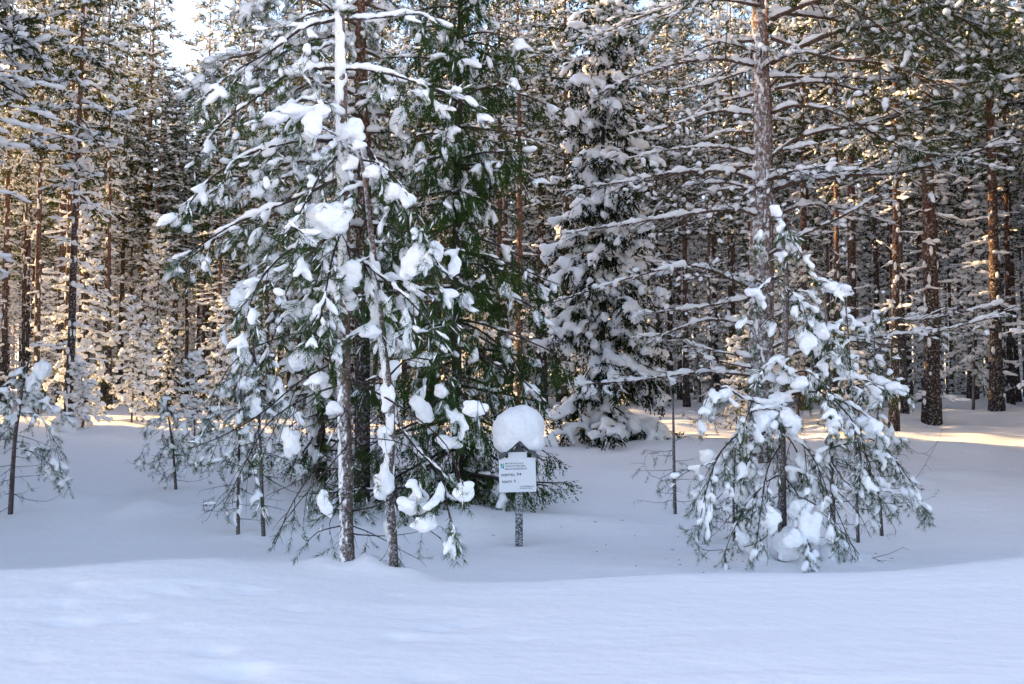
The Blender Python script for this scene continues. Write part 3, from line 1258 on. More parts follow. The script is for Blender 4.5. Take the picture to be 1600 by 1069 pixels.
def plaster(tree, rng, zlo, zhi, n, az0, spread, size, voxel=0.012):
    """snow plastered on one side of a trunk, joined in one part"""
    z = rng.uniform(zlo, zhi, n)
    a = rng.normal(az0, spread, n)
    r = np.interp(z, tree.zs, tree.rad)
    q = np.stack([np.interp(z, tree.zs, tree.path[:, 0]) + np.cos(a) * r * 0.95, np.interp(z, tree.zs, tree.path[:, 1]) + np.sin(a) * r * 0.95, z], -1) - tree.o
    D = np.repeat([[0, 0, 1.0]], n, 0)
    V, F = blobs(rng, q, D, rng.uniform(.8, 2.2, n) * size, rng.uniform(.5, 1.0, n) * size, rng.uniform(.25, .5, n) * size, ICO1)
    V, F = remesh(V, F, voxel, 2)
    link('trunk_snow', mesh_np('trunk_snow', V, F, M_SNOW, smooth=True), tree.root)
    count('snow', len(F))


# ---- spruces
def spruce(label, px, row, H, half, nl, st, seed, needles, heavy, z0=0.15, voxel=None, r0=0.13, pw=0.85, name='spruce_tree', droop=(-14, -34), d=None, lrow=1.0):
    if d is None:
        b, d = base_of(px, row)
    else:
        x = (px - 800) / FPX * d
        b = np.array([x, d, float(ground(x, d))])
    t = Tree(name, label, 'spruce tree', b, None, seed)
    rng = t.rng
    zz = np.linspace(-0.2, H, 16)
    path = np.stack([b[0] + 0.03 * np.sin(zz * 0.6 + seed), b[1] + 0.02 * np.cos(zz * 0.5), b[2] + zz], -1)
    t.trunk(path, np.maximum(r0 * (1.02 - zz / H), 0.01), M_TWIG, 10)
    for k in range(nl):
        u = ((k + rng.uniform(0, 1)) / nl) ** lrow
        if H > 8:      # whorls: the boughs leave the stem in tiers
            u = min(0.995, ((k // 6) * 6 + 3 + 0.9 * rng.normal()) / nl)
        z = z0 + (H - z0) * u
        L = half * ((1 - u) ** pw + 0.04) * rng.uniform(0.72, 1.22)
        az = k * 2.39996 + rng.normal(0, 0.25)
        e0 = droop[0] * (1 - u) + 20 * u + rng.normal(0, 6)
        e1 = droop[1] * (1 - u * 0.8) + rng.normal(0, 7)
        if z < 0.6:
            e0, e1 = e0 * 0.4 + 4, e1 * 0.35
        t.rlimb(b[2] + z, az, L, e0, e1, 0.02 * (1.15 - u) + 0.004, st, (M_TWIG, needles), voxel)
    return t, b, d


ST_SPR = Style(fleck=0.05, t0=0.05, d2=8.0, l2=0.36, a2=52, e2=-28, c2=-26, k3=4, l3=0.55, e3=-38, bare=0.05, tmpl=SH_SPRUCE, sh=0.24, per=4,
               psnow=0.055, clus=0.35, sw=0.04, ridge=0.5, r2=.75, rm=1.5, tw=0.004, space=0.09, sides=3, jit=0.22, wob=0.10)
big, bb, bd = spruce('big dark green spruce with drooping boughs behind the small snow-capped sign', 716, 800, 12.0, 1.68, 165, ST_SPR, 3, M_SPRUCE, False,
                     voxel=0.024, r0=0.085, pw=0.72, d=13.6)
low, lb, ld = spruce('lower dark spruce half hidden behind the slender frosted pine at the front', 500, 760, 5.2, 1.55, 50, ST_SPR.but(psnow=.2, ridge=.8, d2=7), 8, M_SPRUCE, False,
                     voxel=0.028, r0=0.08, d=16.0)
ST_SPR2 = ST_SPR.but(tmpl=SH_SPRUCE_FAR, sh=0.29, per=3, k3=4, psnow=0.25, fleck=.22, clus=0.4, sw=0.08, ridge=1.0, r2=.8, rm=1.3, space=0.12, d2=7.5, e2=-24, c2=-22, padlift=.8)
sno, sb, s_d = spruce('tall narrow spruce heavily coated in snow clumps, beyond the sign to its right', 943, 691, 13.5, 1.6, 150, ST_SPR2, 15, M_SPRUCE2, True,
                      voxel=0.042, r0=0.08, pw=0.7, droop=(-18, -42))

t, _, _ = spruce('dark low spruce with bare stem foot and thin snow, left of the clearing', 262, 652, 2.9, 0.85, 44, ST_SPR2.but(sh=.17, sw=.045, psnow=.2), 19, M_SPRUCE2, True,
                 z0=0.35, voxel=0.03, r0=0.045)
b, d = base_of(130, 668)
place(FIRS[0], 'small_spruce', 'tiny cone-shaped snowy spruce with a snow heap at its foot, left of the clearing', 'spruce tree', b[0], b[1], 0.92, 1.0, None)
lumpV, lumpF = snow_lump(np.random.RandomState(3), np.array([0, 0, 0.12]), 0.30, 0.3, 0.36, 16)
lumpV, lumpF = remesh(lumpV, lumpF, 0.03, 3)
o = link('snow_heap', mesh_np('snow_heap', lumpV, lumpF, M_SNOW, smooth=True), None, (b[0] - 0.14, b[1] - 0.45, b[2] - .02))
tag(o, 'rounded heap of snow against the foot of the tiny cone-shaped spruce', 'snow heap')

# ---- mature pine right of the centre
MM = (M_TWIG_E, M_PINE)
b, d = base_of(1186, 722)
E = Tree('pine_tree', 'big mature pine with wide snow-lined limbs and frosted reddish trunk, right of centre', 'pine tree', b, None, 31)
tp = [(1184, 728), (1187, 640), (1189, 540), (1190, 420), (1191, 300), (1192, 190), (1188, 90), (1184, 0), (1186, -150), (1190, -330), (1192, -520)]
P = px_path(tp, d, d, 22)
wid = np.interp(np.linspace(0, 1, 22), [0, .15, .3, .45, .6, .75, 1], [42, 38, 36, 32, 24, 16, 3]) * d / FPX / 2
E.trunk(P, wid, M_BARK_E, 16, 0.06)
plaster(E, E.rng, b[2] + 1.2, b[2] + 8.0, 170, math.pi * 1.3, 0.6, 0.045, 0.02)
ST_E = Style(fleck=0.2, r2=.6, t0=0.22, d2=6.5, l2=0.34, a2=48, e2=-4, c2=-12, k3=4, l3=0.5, e3=-8, bare=0.6, tmpl=SH_PINE_MID, sh=0.15, per=2, keep=0.34,
             psnow=0.25, sw=0.044, ridge=1.15, tw=0.0065, space=0.07, sides=4, jit=0.5, wob=0.16)
ST_ER = ST_E.but(keep=1.0, d2=6.5, l2=0.40, psnow=0.10, sh=.18, bare=.35, per=3)
EL = [
    ([(1178, 64), (1116, 68), (1046, 99), (988, 117)], -.6, .022, 0),
    ([(1178, 103), (1124, 93), (1062, 99), (980, 124), (930, 150)], -1.2, .030, 0),
    ([(1173, 109), (1103, 132), (1021, 146)], .8, .020, 0),
    ([(1173, 179), (1116, 175), (1046, 198), (984, 210)], -1.0, .028, 0),
    ([(1178, 208), (1136, 206), (1103, 216)], .5, .018, 0),
    ([(1178, 243), (1124, 230), (1042, 235), (988, 247)], -.4, .024, 0),
    ([(1178, 280), (1132, 268), (1054, 270), (980, 284), (870, 300)], -1.4, .030, 0),
    ([(1182, 300), (1136, 286), (1062, 294), (1021, 330)], .9, .024, 0),
    ([(1182, 337), (1145, 327), (1062, 337), (980, 350), (880, 365)], -.9, .030, 0),
    ([(1173, 451), (1150, 440), (1112, 423), (1070, 416), (1000, 430), (860, 474)], -1.6, .032, 0),
    ([(1178, 465), (1093, 480), (1000, 491)], -.5, .020, 0),
    ([(1178, 508), (1107, 500), (1037, 522), (985, 528)], .8, .024, 0),
    ([(1175, 587), (1093, 582), (1000, 594), (890, 602)], -1.2, .026, 0),
    ([(1180, 577), (1107, 559), (1070, 531)], -.4, .018, 0),
    ([(1178, 560), (1093, 543), (1040, 520)], 1.1, .018, 0),
    ([(1204, 99), (1243, 78), (1309, 49), (1383, 39), (1441, 18), (1500, -10)], -1.5, .055, 1),
    ([(1202, 136), (1243, 103), (1322, 66), (1394, 45), (1470, 40)], .8, .034, 1),
    ([(1210, 140), (1268, 128), (1330, 138), (1383, 165), (1441, 193), (1515, 214)], -1.0, .030, 1),
    ([(1206, 177), (1243, 165), (1309, 177), (1367, 210), (1404, 226), (1445, 239), (1560, 262)], -1.8, .032, 1),
    ([(1204, 247), (1243, 218), (1301, 202), (1371, 191), (1429, 173), (1499, 148), (1544, 99)], -.6, .036, 1),
    ([(1210, 296), (1252, 284), (1330, 274), (1408, 270), (1494, 247), (1556, 228), (1610, 218)], -1.7, .040, 0),
    ([(1190, 408), (1235, 377), (1309, 342), (1359, 313), (1392, 284), (1410, 250)], -1.2, .030, 0),
    ([(1204, 566), (1281, 540), (1327, 533), (1397, 524), (1500, 510), (1590, 478)], -1.5, .028, 0),
    ([(1204, 545), (1260, 520), (1304, 510), (1397, 500), (1468, 496), (1580, 470)], -.8, .030, 0),
    ([(1201, 505), (1234, 479), (1262, 461), (1300, 450)], .9, .022, 0),
    ([(1204, 340), (1262, 320), (1330, 330), (1400, 352)], .8, .026, 0),
    ([(1204, 30), (1280, 0), (1370, -20), (1480, 20), (1580, 60)], -1.8, .040, 1),
    ([(1188, 10), (1120, 0), (1050, 20), (960, 50)], -1.0, .030, 0),
    ([(1205, 60), (1290, 90), (1380, 100), (1480, 130), (1590, 120)], -2.2, .034, 1),
    ([(1300, -60), (1380, 10), (1460, 60), (1540, 110)], -2.6, .026, 1),
    ([(1320, -80), (1420, -10), (1520, 40), (1600, 90)], -1.6, .026, 1),
    ([(1200, -60), (1280, -20), (1360, 30), (1430, 90)], -2.2, .026, 1),
    ([(1210, -100), (1330, -60), (1460, -20), (1600, 20)], -3.0, .030, 1),
    ([(1180, -60), (1120, -30), (1060, 20), (1010, 60)], -1.4, .024, 1),
    ([(1205, 20), (1300, 30), (1420, 60), (1540, 20), (1620, 30)], 1.4, .034, 1),
]
for pts_, dy, r, right in EL:
    E.plimb(pts_, d - 0.1, d + dy, r, ST_ER if right else ST_E, MM, 0.02, 14)
rg2 = np.random.RandomState(9)
for k in range(20):      # limbs that come towards the viewer or run away from him
    z = W(1190, rg2.uniform(0, 520), d)[2]
    az = rg2.choice([-1, 1]) * math.pi / 2 + rg2.normal(0, 0.5)
    E.rlimb(z, az, rg2.uniform(1.2, 2.6), rg2.uniform(-5, 15), rg2.uniform(-25, 5), 0.026, ST_E, MM, 0.024)
for k in range(34):      # crown above and just inside the top of the frame
    u = k / 34
    z = W(1190, -5 - 500 * u, d)[2]
    E.rlimb(z, k * 2.4, (3.6 * (1 - u) + 0.4) * rg2.uniform(.7, 1.1), 15, -15, 0.03, ST_FAR.but(sh=.2, psnow=.3, keep=.9, d2=4.5), (M_TWIG_E, M_PINE), None, 8, ICO0)

# ---- bushy pine behind the front pine
b, d = base_of(566, 760)
d = 14.2
b = W(566, 745, d)
b[2] = float(ground(b[0], d))
Q = Tree('pine_tree', 'bushy pine with reddish trunk and long sagging snow-covered boughs, left of the big dark spruce', 'pine tree', b, None, 37)
P = px_path([(566, 760), (566, 600), (567, 420), (570, 240), (562, 100), (566, -50), (566, -250), (566, -420)], d, d, 18)
P[0, 2] = b[2] - .1
Q.trunk(P, np.interp(np.linspace(0, 1, 18), [0, .5, 1], [26, 21, 3]) * d / FPX / 2, M_BARK, 12)
ST_Q = Style(fleck=0.4, t0=0.15, d2=5.5, l2=0.40, a2=50, e2=-16, c2=-22, k3=4, l3=0.5, e3=-20, bare=0.2, tmpl=SH_PINE_MID, sh=0.19, per=2,
             psnow=0.36, clus=0.28, sw=0.045, ridge=1.35, tw=0.006, space=0.085, sides=3, jit=0.4, padlift=.7)
rg3 = np.random.RandomState(12)
nq = 62
for k in range(nq):
    u = (k + rg3.uniform(0, 1)) / nq
    row = 455 - 800 * u
    z = W(566, row, d)[2]
    az = k * 2.4
    left = math.cos(az) < 0
    L = (2.75 if left else 1.15) * (1 - 0.72 * u ** 1.3) * rg3.uniform(.7, 1.08)
    if row < 150:
        st_ = ST_Q
    else:
        st_ = ST_Q
    Q.rlimb(z, az, L, 8 + rg3.normal(0, 6), -36 + rg3.normal(0, 8), 0.028, st_, (M_TWIG_E, M_PINE), 0.03)
for pts_, dy in (([(560, 70), (470, 70), (390, 85), (330, 100), (305, 140)], -1.0), ([(560, 40), (480, 0), (420, -5), (370, 20)], -.8), ([(560, 250), (450, 255), (350, 290), (285, 332)], -1.0),
                 ([(560, 150), (480, 120), (400, 110), (330, 150)], -.6), ([(560, 330), (470, 330), (380, 350), (300, 400), (272, 415)], -.9), ([(566, 10), (620, -20), (690, 30), (720, 80)], -.6)):
    Q.plimb(pts_, d, d + dy, 0.03, ST_Q, (M_TWIG_E, M_PINE), 0.03, 12)
for px, row, w_, h_ in ((330, 100, 18, 10), (318, 140, 14, 12), (345, 150, 10, 9), (378, 25, 11, 24), (400, 278, 12, 18), (296, 325, 13, 11), (275, 340, 9, 12), (352, 320, 10, 8),
                        (385, 110, 16, 9), (435, 40, 13, 8), (366, 232, 14, 8), (680, 60, 16, 12), (620, 195, 11, 20), (715, 235, 13, 12), (640, 250, 14, 16)):
    clump(Q.root, Q.o, rg3, px, row, d - rg3.uniform(.6, 1.0), w_, h_, 9, 0.03)

# ---- slender frosted pine at the front
MF = (M_TWIG, M_PINE)
b = W(541, 888, 7.75)
b[2] = float(ground(b[0], 7.75))
F_ = Tree('pine_tree', 'slender front pine with snow-plastered trunk and huge snow clumps, left of the sign', 'pine tree', b, None, 41)
P = px_path([(543, 900), (541, 800), (538, 640), (537, 520), (539, 400), (535, 250), (533, 110), (531, 0), (530, -120), (530, -240)], 7.75, 7.75, 26)
F_.trunk(P, np.interp(np.linspace(0, 1, 26), [0, .04, .4, .8, 1], [27, 22, 19, 14, 3]) * 7.75 / FPX / 2, M_BARK_F, 14, 0.08)
plaster(F_, F_.rng, W(0, 470, 7.75)[2], W(0, -40, 7.75)[2], 300, math.pi * 1.25, 0.85, 0.034)
plaster(F_, F_.rng, W(0, 880, 7.75)[2], W(0, 520, 7.75)[2], 150, math.pi * 1.15, 0.6, 0.020)
ST_F = Style(fleck=0.5, t0=0.15, d2=6.5, l2=0.40, a2=50, e2=-22, c2=-22, k3=4, l3=0.5, e3=-25, bare=0.30, tmpl=SH_PINE_NEAR, sh=0.16, per=2, keep=0.9,
             psnow=0.24, clus=0.22, sw=0.028, ridge=1.45, tw=0.0045, space=0.045, sides=4, jit=0.32, min2=0.1)
ST_FB = ST_F.but(clus=0, keep=0.10, psnow=0.1, ridge=0.4, d2=5.0, k3=3, tw=.004)
VF = 0.014
FL = [
    ([(529, 27), (505, 5), (470, -20), (420, -30)], -.2, .012),
    ([(529, 31), (475, 43), (430, 76), (370, 110), (320, 150)], -.6, .014),
    ([(529, 108), (462, 110), (408, 148), (350, 190), (310, 240)], .5, .014),
    ([(538, 108), (583, 110), (642, 126), (680, 139), (745, 165)], -.4, .013),
    ([(520, 220), (471, 220), (417, 231), (368, 251), (318, 290), (285, 335)], -.5, .016),
    ([(547, 31), (601, 27), (650, 22), (700, 40)], .5, .011),
    ([(529, 278), (475, 305), (408, 332), (350, 359), (290, 400)], .3, .015),
    ([(522, 163), (475, 156), (440, 172), (405, 192)], -.7, .012),
    ([(547, 193), (588, 251), (619, 305), (650, 360), (690, 420)], -.5, .014),
    ([(542, 300), (590, 350), (640, 390), (700, 430), (720, 470)], .4, .014),
    ([(535, 330), (490, 370), (440, 400), (400, 450), (380, 520)], -.6, .013),
    ([(540, 380), (580, 420), (640, 470), (690, 530)], -.7, .013),
    ([(532, 420), (490, 450), (440, 500), (410, 570)], .2, .012),
    ([(540, 340), (520, 400), (505, 470), (480, 520)], -1.0, .012),
    ([(530, 240), (500, 275), (470, 330), (440, 380)], -.9, .012),
]
for pts_, dy, r in FL:
    F_.plimb(pts_, 7.75, 7.75 + dy, r, ST_F, MF, VF, 12)
FB = [
    ([(536, 560), (470, 595), (410, 645), (350, 680), (300, 700)], -.4, .010),
    ([(536, 600), (480, 620), (420, 660), (385, 720), (350, 790)], .3, .009),
    ([(540, 590), (600, 620), (660, 660), (700, 700), (725, 760)], -.5, .010),
    ([(538, 640), (560, 680), (620, 690), (680, 720)], -.3, .008),
    ([(537, 680), (500, 720), (455, 790), (430, 850)], -.5, .009),
    ([(541, 820), (500, 830), (480, 845), (470, 835)], -.3, .006),
    ([(542, 800), (590, 790), (620, 770), (650, 720)], -.4, .008),
    ([(536, 530), (480, 520), (430, 530), (370, 560), (330, 620)], .3, .010),
    ([(541, 770), (525, 768), (508, 778)], -.1, .006),
    ([(538, 650), (500, 660), (455, 676)], .35, .008),
    ([(545, 870), (575, 885), (600, 870), (612, 840)], -.2, .005),
]
for pts_, dy, r in FB:
    F_.plimb(pts_, 7.75, 7.75 + dy, r, ST_FB, MF, VF, 12)
for px, row, w_, h_, dd in ((505, 345, 37, 33, -.25), (497, 175, 22, 12, -.45), (488, 196, 16, 26, -.5), (462, 172, 26, 9, -.55), (432, 186, 20, 8, -.6), (543, 432, 22, 26, -.15),
                            (648, 412, 22, 27, -.3), (683, 396, 17, 20, .1), (709, 418, 12, 17, .05), (553, 205, 17, 20, -.12), (545, 255, 12, 16, -.1), (560, 228, 12, 10, -.2),
                            (500, 600, 18, 22, .3), (455, 694, 15, 26, .38), (508, 790, 12, 22, -.1), (520, 640, 14, 12, .1), (480, 480, 18, 16, .2), (470, 560, 20, 20, .4),
                            (420, 260, 14, 8, .2), (605, 145, 14, 15, .2), (626, 180, 10, 18, .3), (590, 270, 18, 12, -.1), (615, 300, 14, 16, -.2), (548, 470, 14, 18, -.1)):
    clump(F_.root, F_.o, F_.rng, px, row, 7.62 + dd, w_, h_, 14, 0.013)

for k in range(16):      # bare drooping twigs on the lower stem
    F_.rlimb(W(0, 850 - 330 * F_.rng.uniform(), 7.75)[2], k * 2.4, F_.rng.uniform(.3, .85), F_.rng.uniform(-25, 5), F_.rng.uniform(-40, 15), 0.006, ST_FB, MF, VF, 9, wob=.13)

# ---- young leaning pine caked with snow, right beside it
b = W(615, 889, 7.7)
b[2] = float(ground(b[0], 7.7))
Y = Tree('young_pine', 'thin leaning young pine caked with snow, between the frosted front pine and the sign', 'young pine', b, None, 43)
P = px_path([(616, 898), (612, 820), (607, 760), (612, 680), (608, 610), (600, 540), (590, 450), (578, 350), (570, 280), (560, 230)], 7.7, 7.6, 22)
Y.trunk(P, np.interp(np.linspace(0, 1, 22), [0, .3, .8, 1], [16, 13, 8, 4]) * 7.7 / FPX / 2, M_BARK_F, 12, 0.08)
plaster(Y, Y.rng, W(0, 760, 7.7)[2], W(0, 400, 7.7)[2], 120, math.pi * 0.75, 0.9, 0.045)
plaster(Y, Y.rng, W(0, 880, 7.7)[2], W(0, 760, 7.7)[2], 26, math.pi * 1.1, 0.5, 0.018)
YL = [
    ([(606, 590), (640, 560), (690, 570), (740, 610), (760, 650)], -.4, .009, 1),
    ([(611, 650), (650, 700), (690, 745), (700, 800), (712, 835)], -.5, .010, 0),
    ([(608, 760), (630, 790), (660, 820), (690, 842)], -.4, .009, 1),
    ([(600, 540), (640, 520), (680, 545), (700, 600), (720, 670)], .4, .010, 0),
    ([(596, 500), (560, 520), (520, 545), (490, 600)], -.5, .008, 0),
    ([(588, 440), (630, 440), (680, 470), (720, 520)], -.5, .009, 0),
    ([(583, 400), (550, 420), (510, 470), (490, 530)], -.6, .009, 0),
    ([(578, 350), (620, 360), (660, 400), (690, 460)], -.2, .009, 0),
    ([(572, 290), (540, 300), (500, 340), (470, 400)], -.5, .008, 0),
    ([(566, 250), (600, 260), (640, 310), (660, 360)], -.6, .008, 0),
    ([(610, 700), (580, 720), (550, 760), (520, 780)], -.4, .006, 1),
    ([(608, 600), (570, 600), (530, 620), (500, 660)], .3, .007, 1),
    ([(614, 860), (625, 875), (632, 888)], -.1, .004, 0),
    ([(560, 235), (530, 215), (500, 200), (470, 205)], -.3, .006, 0),
    ([(611, 640), (580, 660), (540, 700), (455, 800), (425, 850)], -.7, .008, 1),
]
for pts_, dy, r, bare in YL:
    Y.plimb(pts_, 7.68, 7.7 + dy, r, ST_FB if bare else ST_F, MF, VF, 11)
for px, row, w_, h_, dd in ((600, 755, 15, 30, -.05), (603, 690, 13, 22, -.05), (604, 620, 12, 30, -.05), (606, 530, 13, 28, 0), (590, 490, 12, 18, -.05), (640, 792, 22, 16, -.3), (665, 818, 22, 16, -.35), (650, 780, 16, 20, -.2),
                            (725, 770, 16, 18, -.3), (742, 640, 18, 15, -.2), (610, 820, 10, 30, .12), (575, 520, 18, 12, -.3), (612, 580, 16, 20, .1), (630, 470, 14, 16, .2), (660, 560, 16, 14, .2), (690, 610, 12, 16, .3), (660, 640, 16, 24, .4), (700, 690, 18, 12, .4)):
    clump(Y.root, Y.o, Y.rng, px, row, 7.7 + dd, w_, h_, 12, 0.013)


# ---- saplings drawn from a stem and a few arching twigs
ST_S = ST_F.but(d2=7, sh=0.13, bare=0.45, keep=0.9, sw=.030, psnow=.32, ridge=1.3, l2=.45, k3=3, space=.05)
ST_SB = ST_FB.but(ridge=0.12, keep=0.06, d2=3.5, l2=.35, k3=2, tw=.003)
ST_SG = ST_S.but(keep=1.0, psnow=0.36, ridge=1.4, bare=.1, e2=-30, c2=-30, sh=.13)


def sapling(label, stem, base_row, w0, limbs, lumps=(), seed=1, dd=None, name='young_pine', bark=M_BARK_S, vox=0.016, cat_='young pine', sn=0, auto=0, az0=0.15, al=0.5):
    px0 = stem[0][0]
    if dd is None:
        b, dd = base_of(px0, base_row)
    x = (px0 - 800) / FPX * dd
    b = np.array([x, dd, float(ground(x, dd))])
    t = Tree(name, label, cat_, b, None, seed)
    P = px_path(stem, dd, dd, 12)
    P[0, 2] = min(P[0, 2], b[2] - 0.06)
    t.trunk(P, np.linspace(w0, w0 * 0.3, 12) * dd / FPX / 2, bark, 7, 0.05)
    if sn:
        plaster(t, t.rng, b[2] + .1, P[-1, 2], sn, math.pi * 1.1, .5, 0.03, 0.014)
    for pts_, dy, r, k in limbs:
        t.plimb(pts_, dd, dd + dy, r, (ST_SB, ST_S, ST_SG)[k], MF, vox, 9)
    for k in range(8):      # bare curved twigs low on the stem
        u = 0.08 + 0.40 * (k + t.rng.uniform(0, 1)) / 8
        t.rlimb(b[2] + (P[-1, 2] - b[2]) * u, k * 2.4 + t.rng.normal(0, .4), t.rng.uniform(.25, .62), t.rng.uniform(-30, 0), t.rng.uniform(-10, 35), 0.0045, ST_SB, MF, vox, 9, wob=.14)
    for k in range(auto):      # the small laden twigs between the longer boughs
        u = az0 + (0.97 - az0) * (k + t.rng.uniform(0, 1)) / auto
        z = b[2] + (P[-1, 2] - b[2]) * u
        t.rlimb(z, k * 2.4 + t.rng.normal(0, .3), al * (1.15 - u) * t.rng.uniform(.7, 1.25), 5 + t.rng.normal(0, 10), -45 + t.rng.normal(0, 12), 0.006, ST_SG, MF, vox, 7)
    for (px, row, w_, h_, q) in lumps:
        clump(t.root, t.o, t.rng, px, row, dd + q, w_, h_, 12, vox)
    return t


sapling('snow-capped sapling with bare lower twigs at the far left of the clearing', [(16, 806), (22, 700), (30, 640), (38, 590), (46, 560)], 804, 8,
        [([(22, 700), (60, 710), (90, 740), (103, 750)], -.3, .006, 1), ([(20, 730), (50, 728), (75, 725)], .2, .004, 0), ([(18, 770), (40, 780), (75, 783), (98, 770)], -.2, .005, 0),
         ([(19, 730), (0, 745), (-20, 760)], -.2, .005, 0), ([(30, 645), (60, 650), (85, 690), (95, 735)], -.5, .006, 1), ([(34, 610), (65, 620), (90, 640), (103, 648)], .2, .006, 2),
         ([(32, 620), (5, 640), (-20, 670)], -.2, .006, 1), ([(28, 680), (60, 690), (80, 700)], .4, .005, 1), ([(36, 600), (10, 600), (-20, 625)], .1, .006, 2), ([(42, 575), (60, 590), (75, 630)], -.3, .006, 2),
         ([(26, 665), (0, 672), (-25, 690)], .4, .005, 1), ([(18, 790), (0, 800), (-12, 805)], -.3, .004, 0), ([(40, 585), (25, 600), (8, 610)], -.4, .005, 2)],
        [(66, 582, 15, 22, -.1), (48, 600, 12, 14, -.2), (50, 625, 16, 14, .2), (85, 640, 12, 8, -.1), (0, 640, 14, 12, 0)], 61, auto=8, az0=.45, al=.5)
sapling('slim sapling with drooping needle tufts in front of the dark low spruce', [(275, 764), (270, 700), (263, 650), (258, 610)], 763, 5,
        [([(266, 665), (240, 680), (225, 700), (218, 715)], -.3, .005, 2), ([(264, 650), (240, 650), (222, 672)], .3, .005, 2), ([(272, 705), (240, 722), (210, 725), (197, 718)], -.2, .004, 0),
         ([(268, 680), (285, 700), (290, 730)], -.3, .005, 1), ([(272, 710), (300, 712), (330, 722)], .2, .004, 0), ([(273, 730), (262, 735), (257, 742)], -.2, .004, 2), ([(262, 640), (285, 655), (300, 690)], -.2, .005, 2),
         ([(268, 690), (245, 710), (240, 730)], .2, .004, 2)],
        [(262, 725, 5, 7, 0), (235, 670, 6, 5, 0)], 62, auto=8, az0=.3, al=.45)
sapling('tall sapling wearing a rounded snow hat, left of the frosted front pine', [(412, 838), (408, 740), (404, 640), (398, 560), (388, 500), (380, 470)], 838, 7,
        [([(406, 690), (370, 700), (340, 730), (310, 740)], -.4, .006, 0), ([(405, 640), (360, 640), (330, 660), (300, 700)], -.5, .007, 1), ([(403, 620), (440, 640), (470, 680)], -.3, .006, 1),
         ([(400, 580), (360, 590), (330, 640), (325, 680)], .3, .007, 2), ([(396, 550), (370, 560), (350, 600)], -.3, .006, 2), ([(392, 530), (420, 560), (440, 610)], -.3, .006, 2), ([(384, 490), (360, 500), (350, 520)], -.1, .005, 2),
         ([(386, 500), (410, 520), (425, 560)], .2, .005, 2), ([(408, 740), (440, 760), (470, 770), (500, 750)], -.3, .006, 0), ([(408, 730), (370, 760), (340, 790), (320, 800), (318, 780)], -.6, .006, 0),
         ([(410, 790), (385, 790), (360, 780), (350, 750)], -.3, .004, 0), ([(407, 700), (440, 690), (470, 720)], .3, .005, 1), ([(402, 600), (380, 620), (372, 660)], -.5, .005, 2)],
        [(380, 462, 23, 17, 0), (366, 474, 9, 12, -.1), (375, 560, 13, 12, -.2), (385, 600, 12, 12, -.2), (400, 640, 10, 16, -.2), (350, 610, 9, 12, .1), (425, 600, 12, 14, .3), (444, 640, 18, 14, .3)], 63, sn=30, auto=22, az0=.4, al=.5)
sapling('thin snow-crusted sapling just left of the one with the rounded snow hat', [(372, 840), (372, 760), (374, 680), (376, 620), (378, 560)], 836, 7,
        [([(373, 690), (340, 690), (315, 720)], -.3, .005, 1), ([(374, 650), (345, 640), (325, 650)], -.3, .005, 1), ([(373, 700), (395, 730), (400, 770)], -.3, .005, 1),
         ([(372, 760), (345, 775), (325, 810), (315, 815)], -.4, .005, 0), ([(376, 620), (350, 600), (330, 620)], .2, .005, 2), ([(377, 590), (400, 600), (415, 640)], .2, .005, 2)],
        [(372, 800, 6, 30, 0), (372, 735, 7, 18, 0), (340, 640, 12, 8, 0)], 64, sn=40, auto=9, az0=.35, al=.5)
sapling('bare thin sapling with long curled twigs on both sides, right of the sign', [(1055, 804), (1053, 730), (1052, 660), (1050, 620), (1040, 580)], 803, 6,
        [([(1054, 735), (1030, 748), (1010, 735), (1008, 715), (1018, 706)], -.2, .004, 0), ([(1054, 738), (1080, 735), (1100, 750), (1110, 735)], .3, .004, 0), ([(1054, 780), (1030, 786), (1000, 782), (990, 784)], -.3, .004, 0),
         ([(1053, 690), (1080, 680), (1110, 685), (1150, 684)], -.3, .004, 0), ([(1052, 650), (1080, 640), (1100, 650)], .3, .003, 0), ([(1051, 630), (1035, 640), (1028, 660)], .2, .003, 0), ([(1053, 700), (1040, 712), (1035, 705)], .1, .003, 0)], (), 65)

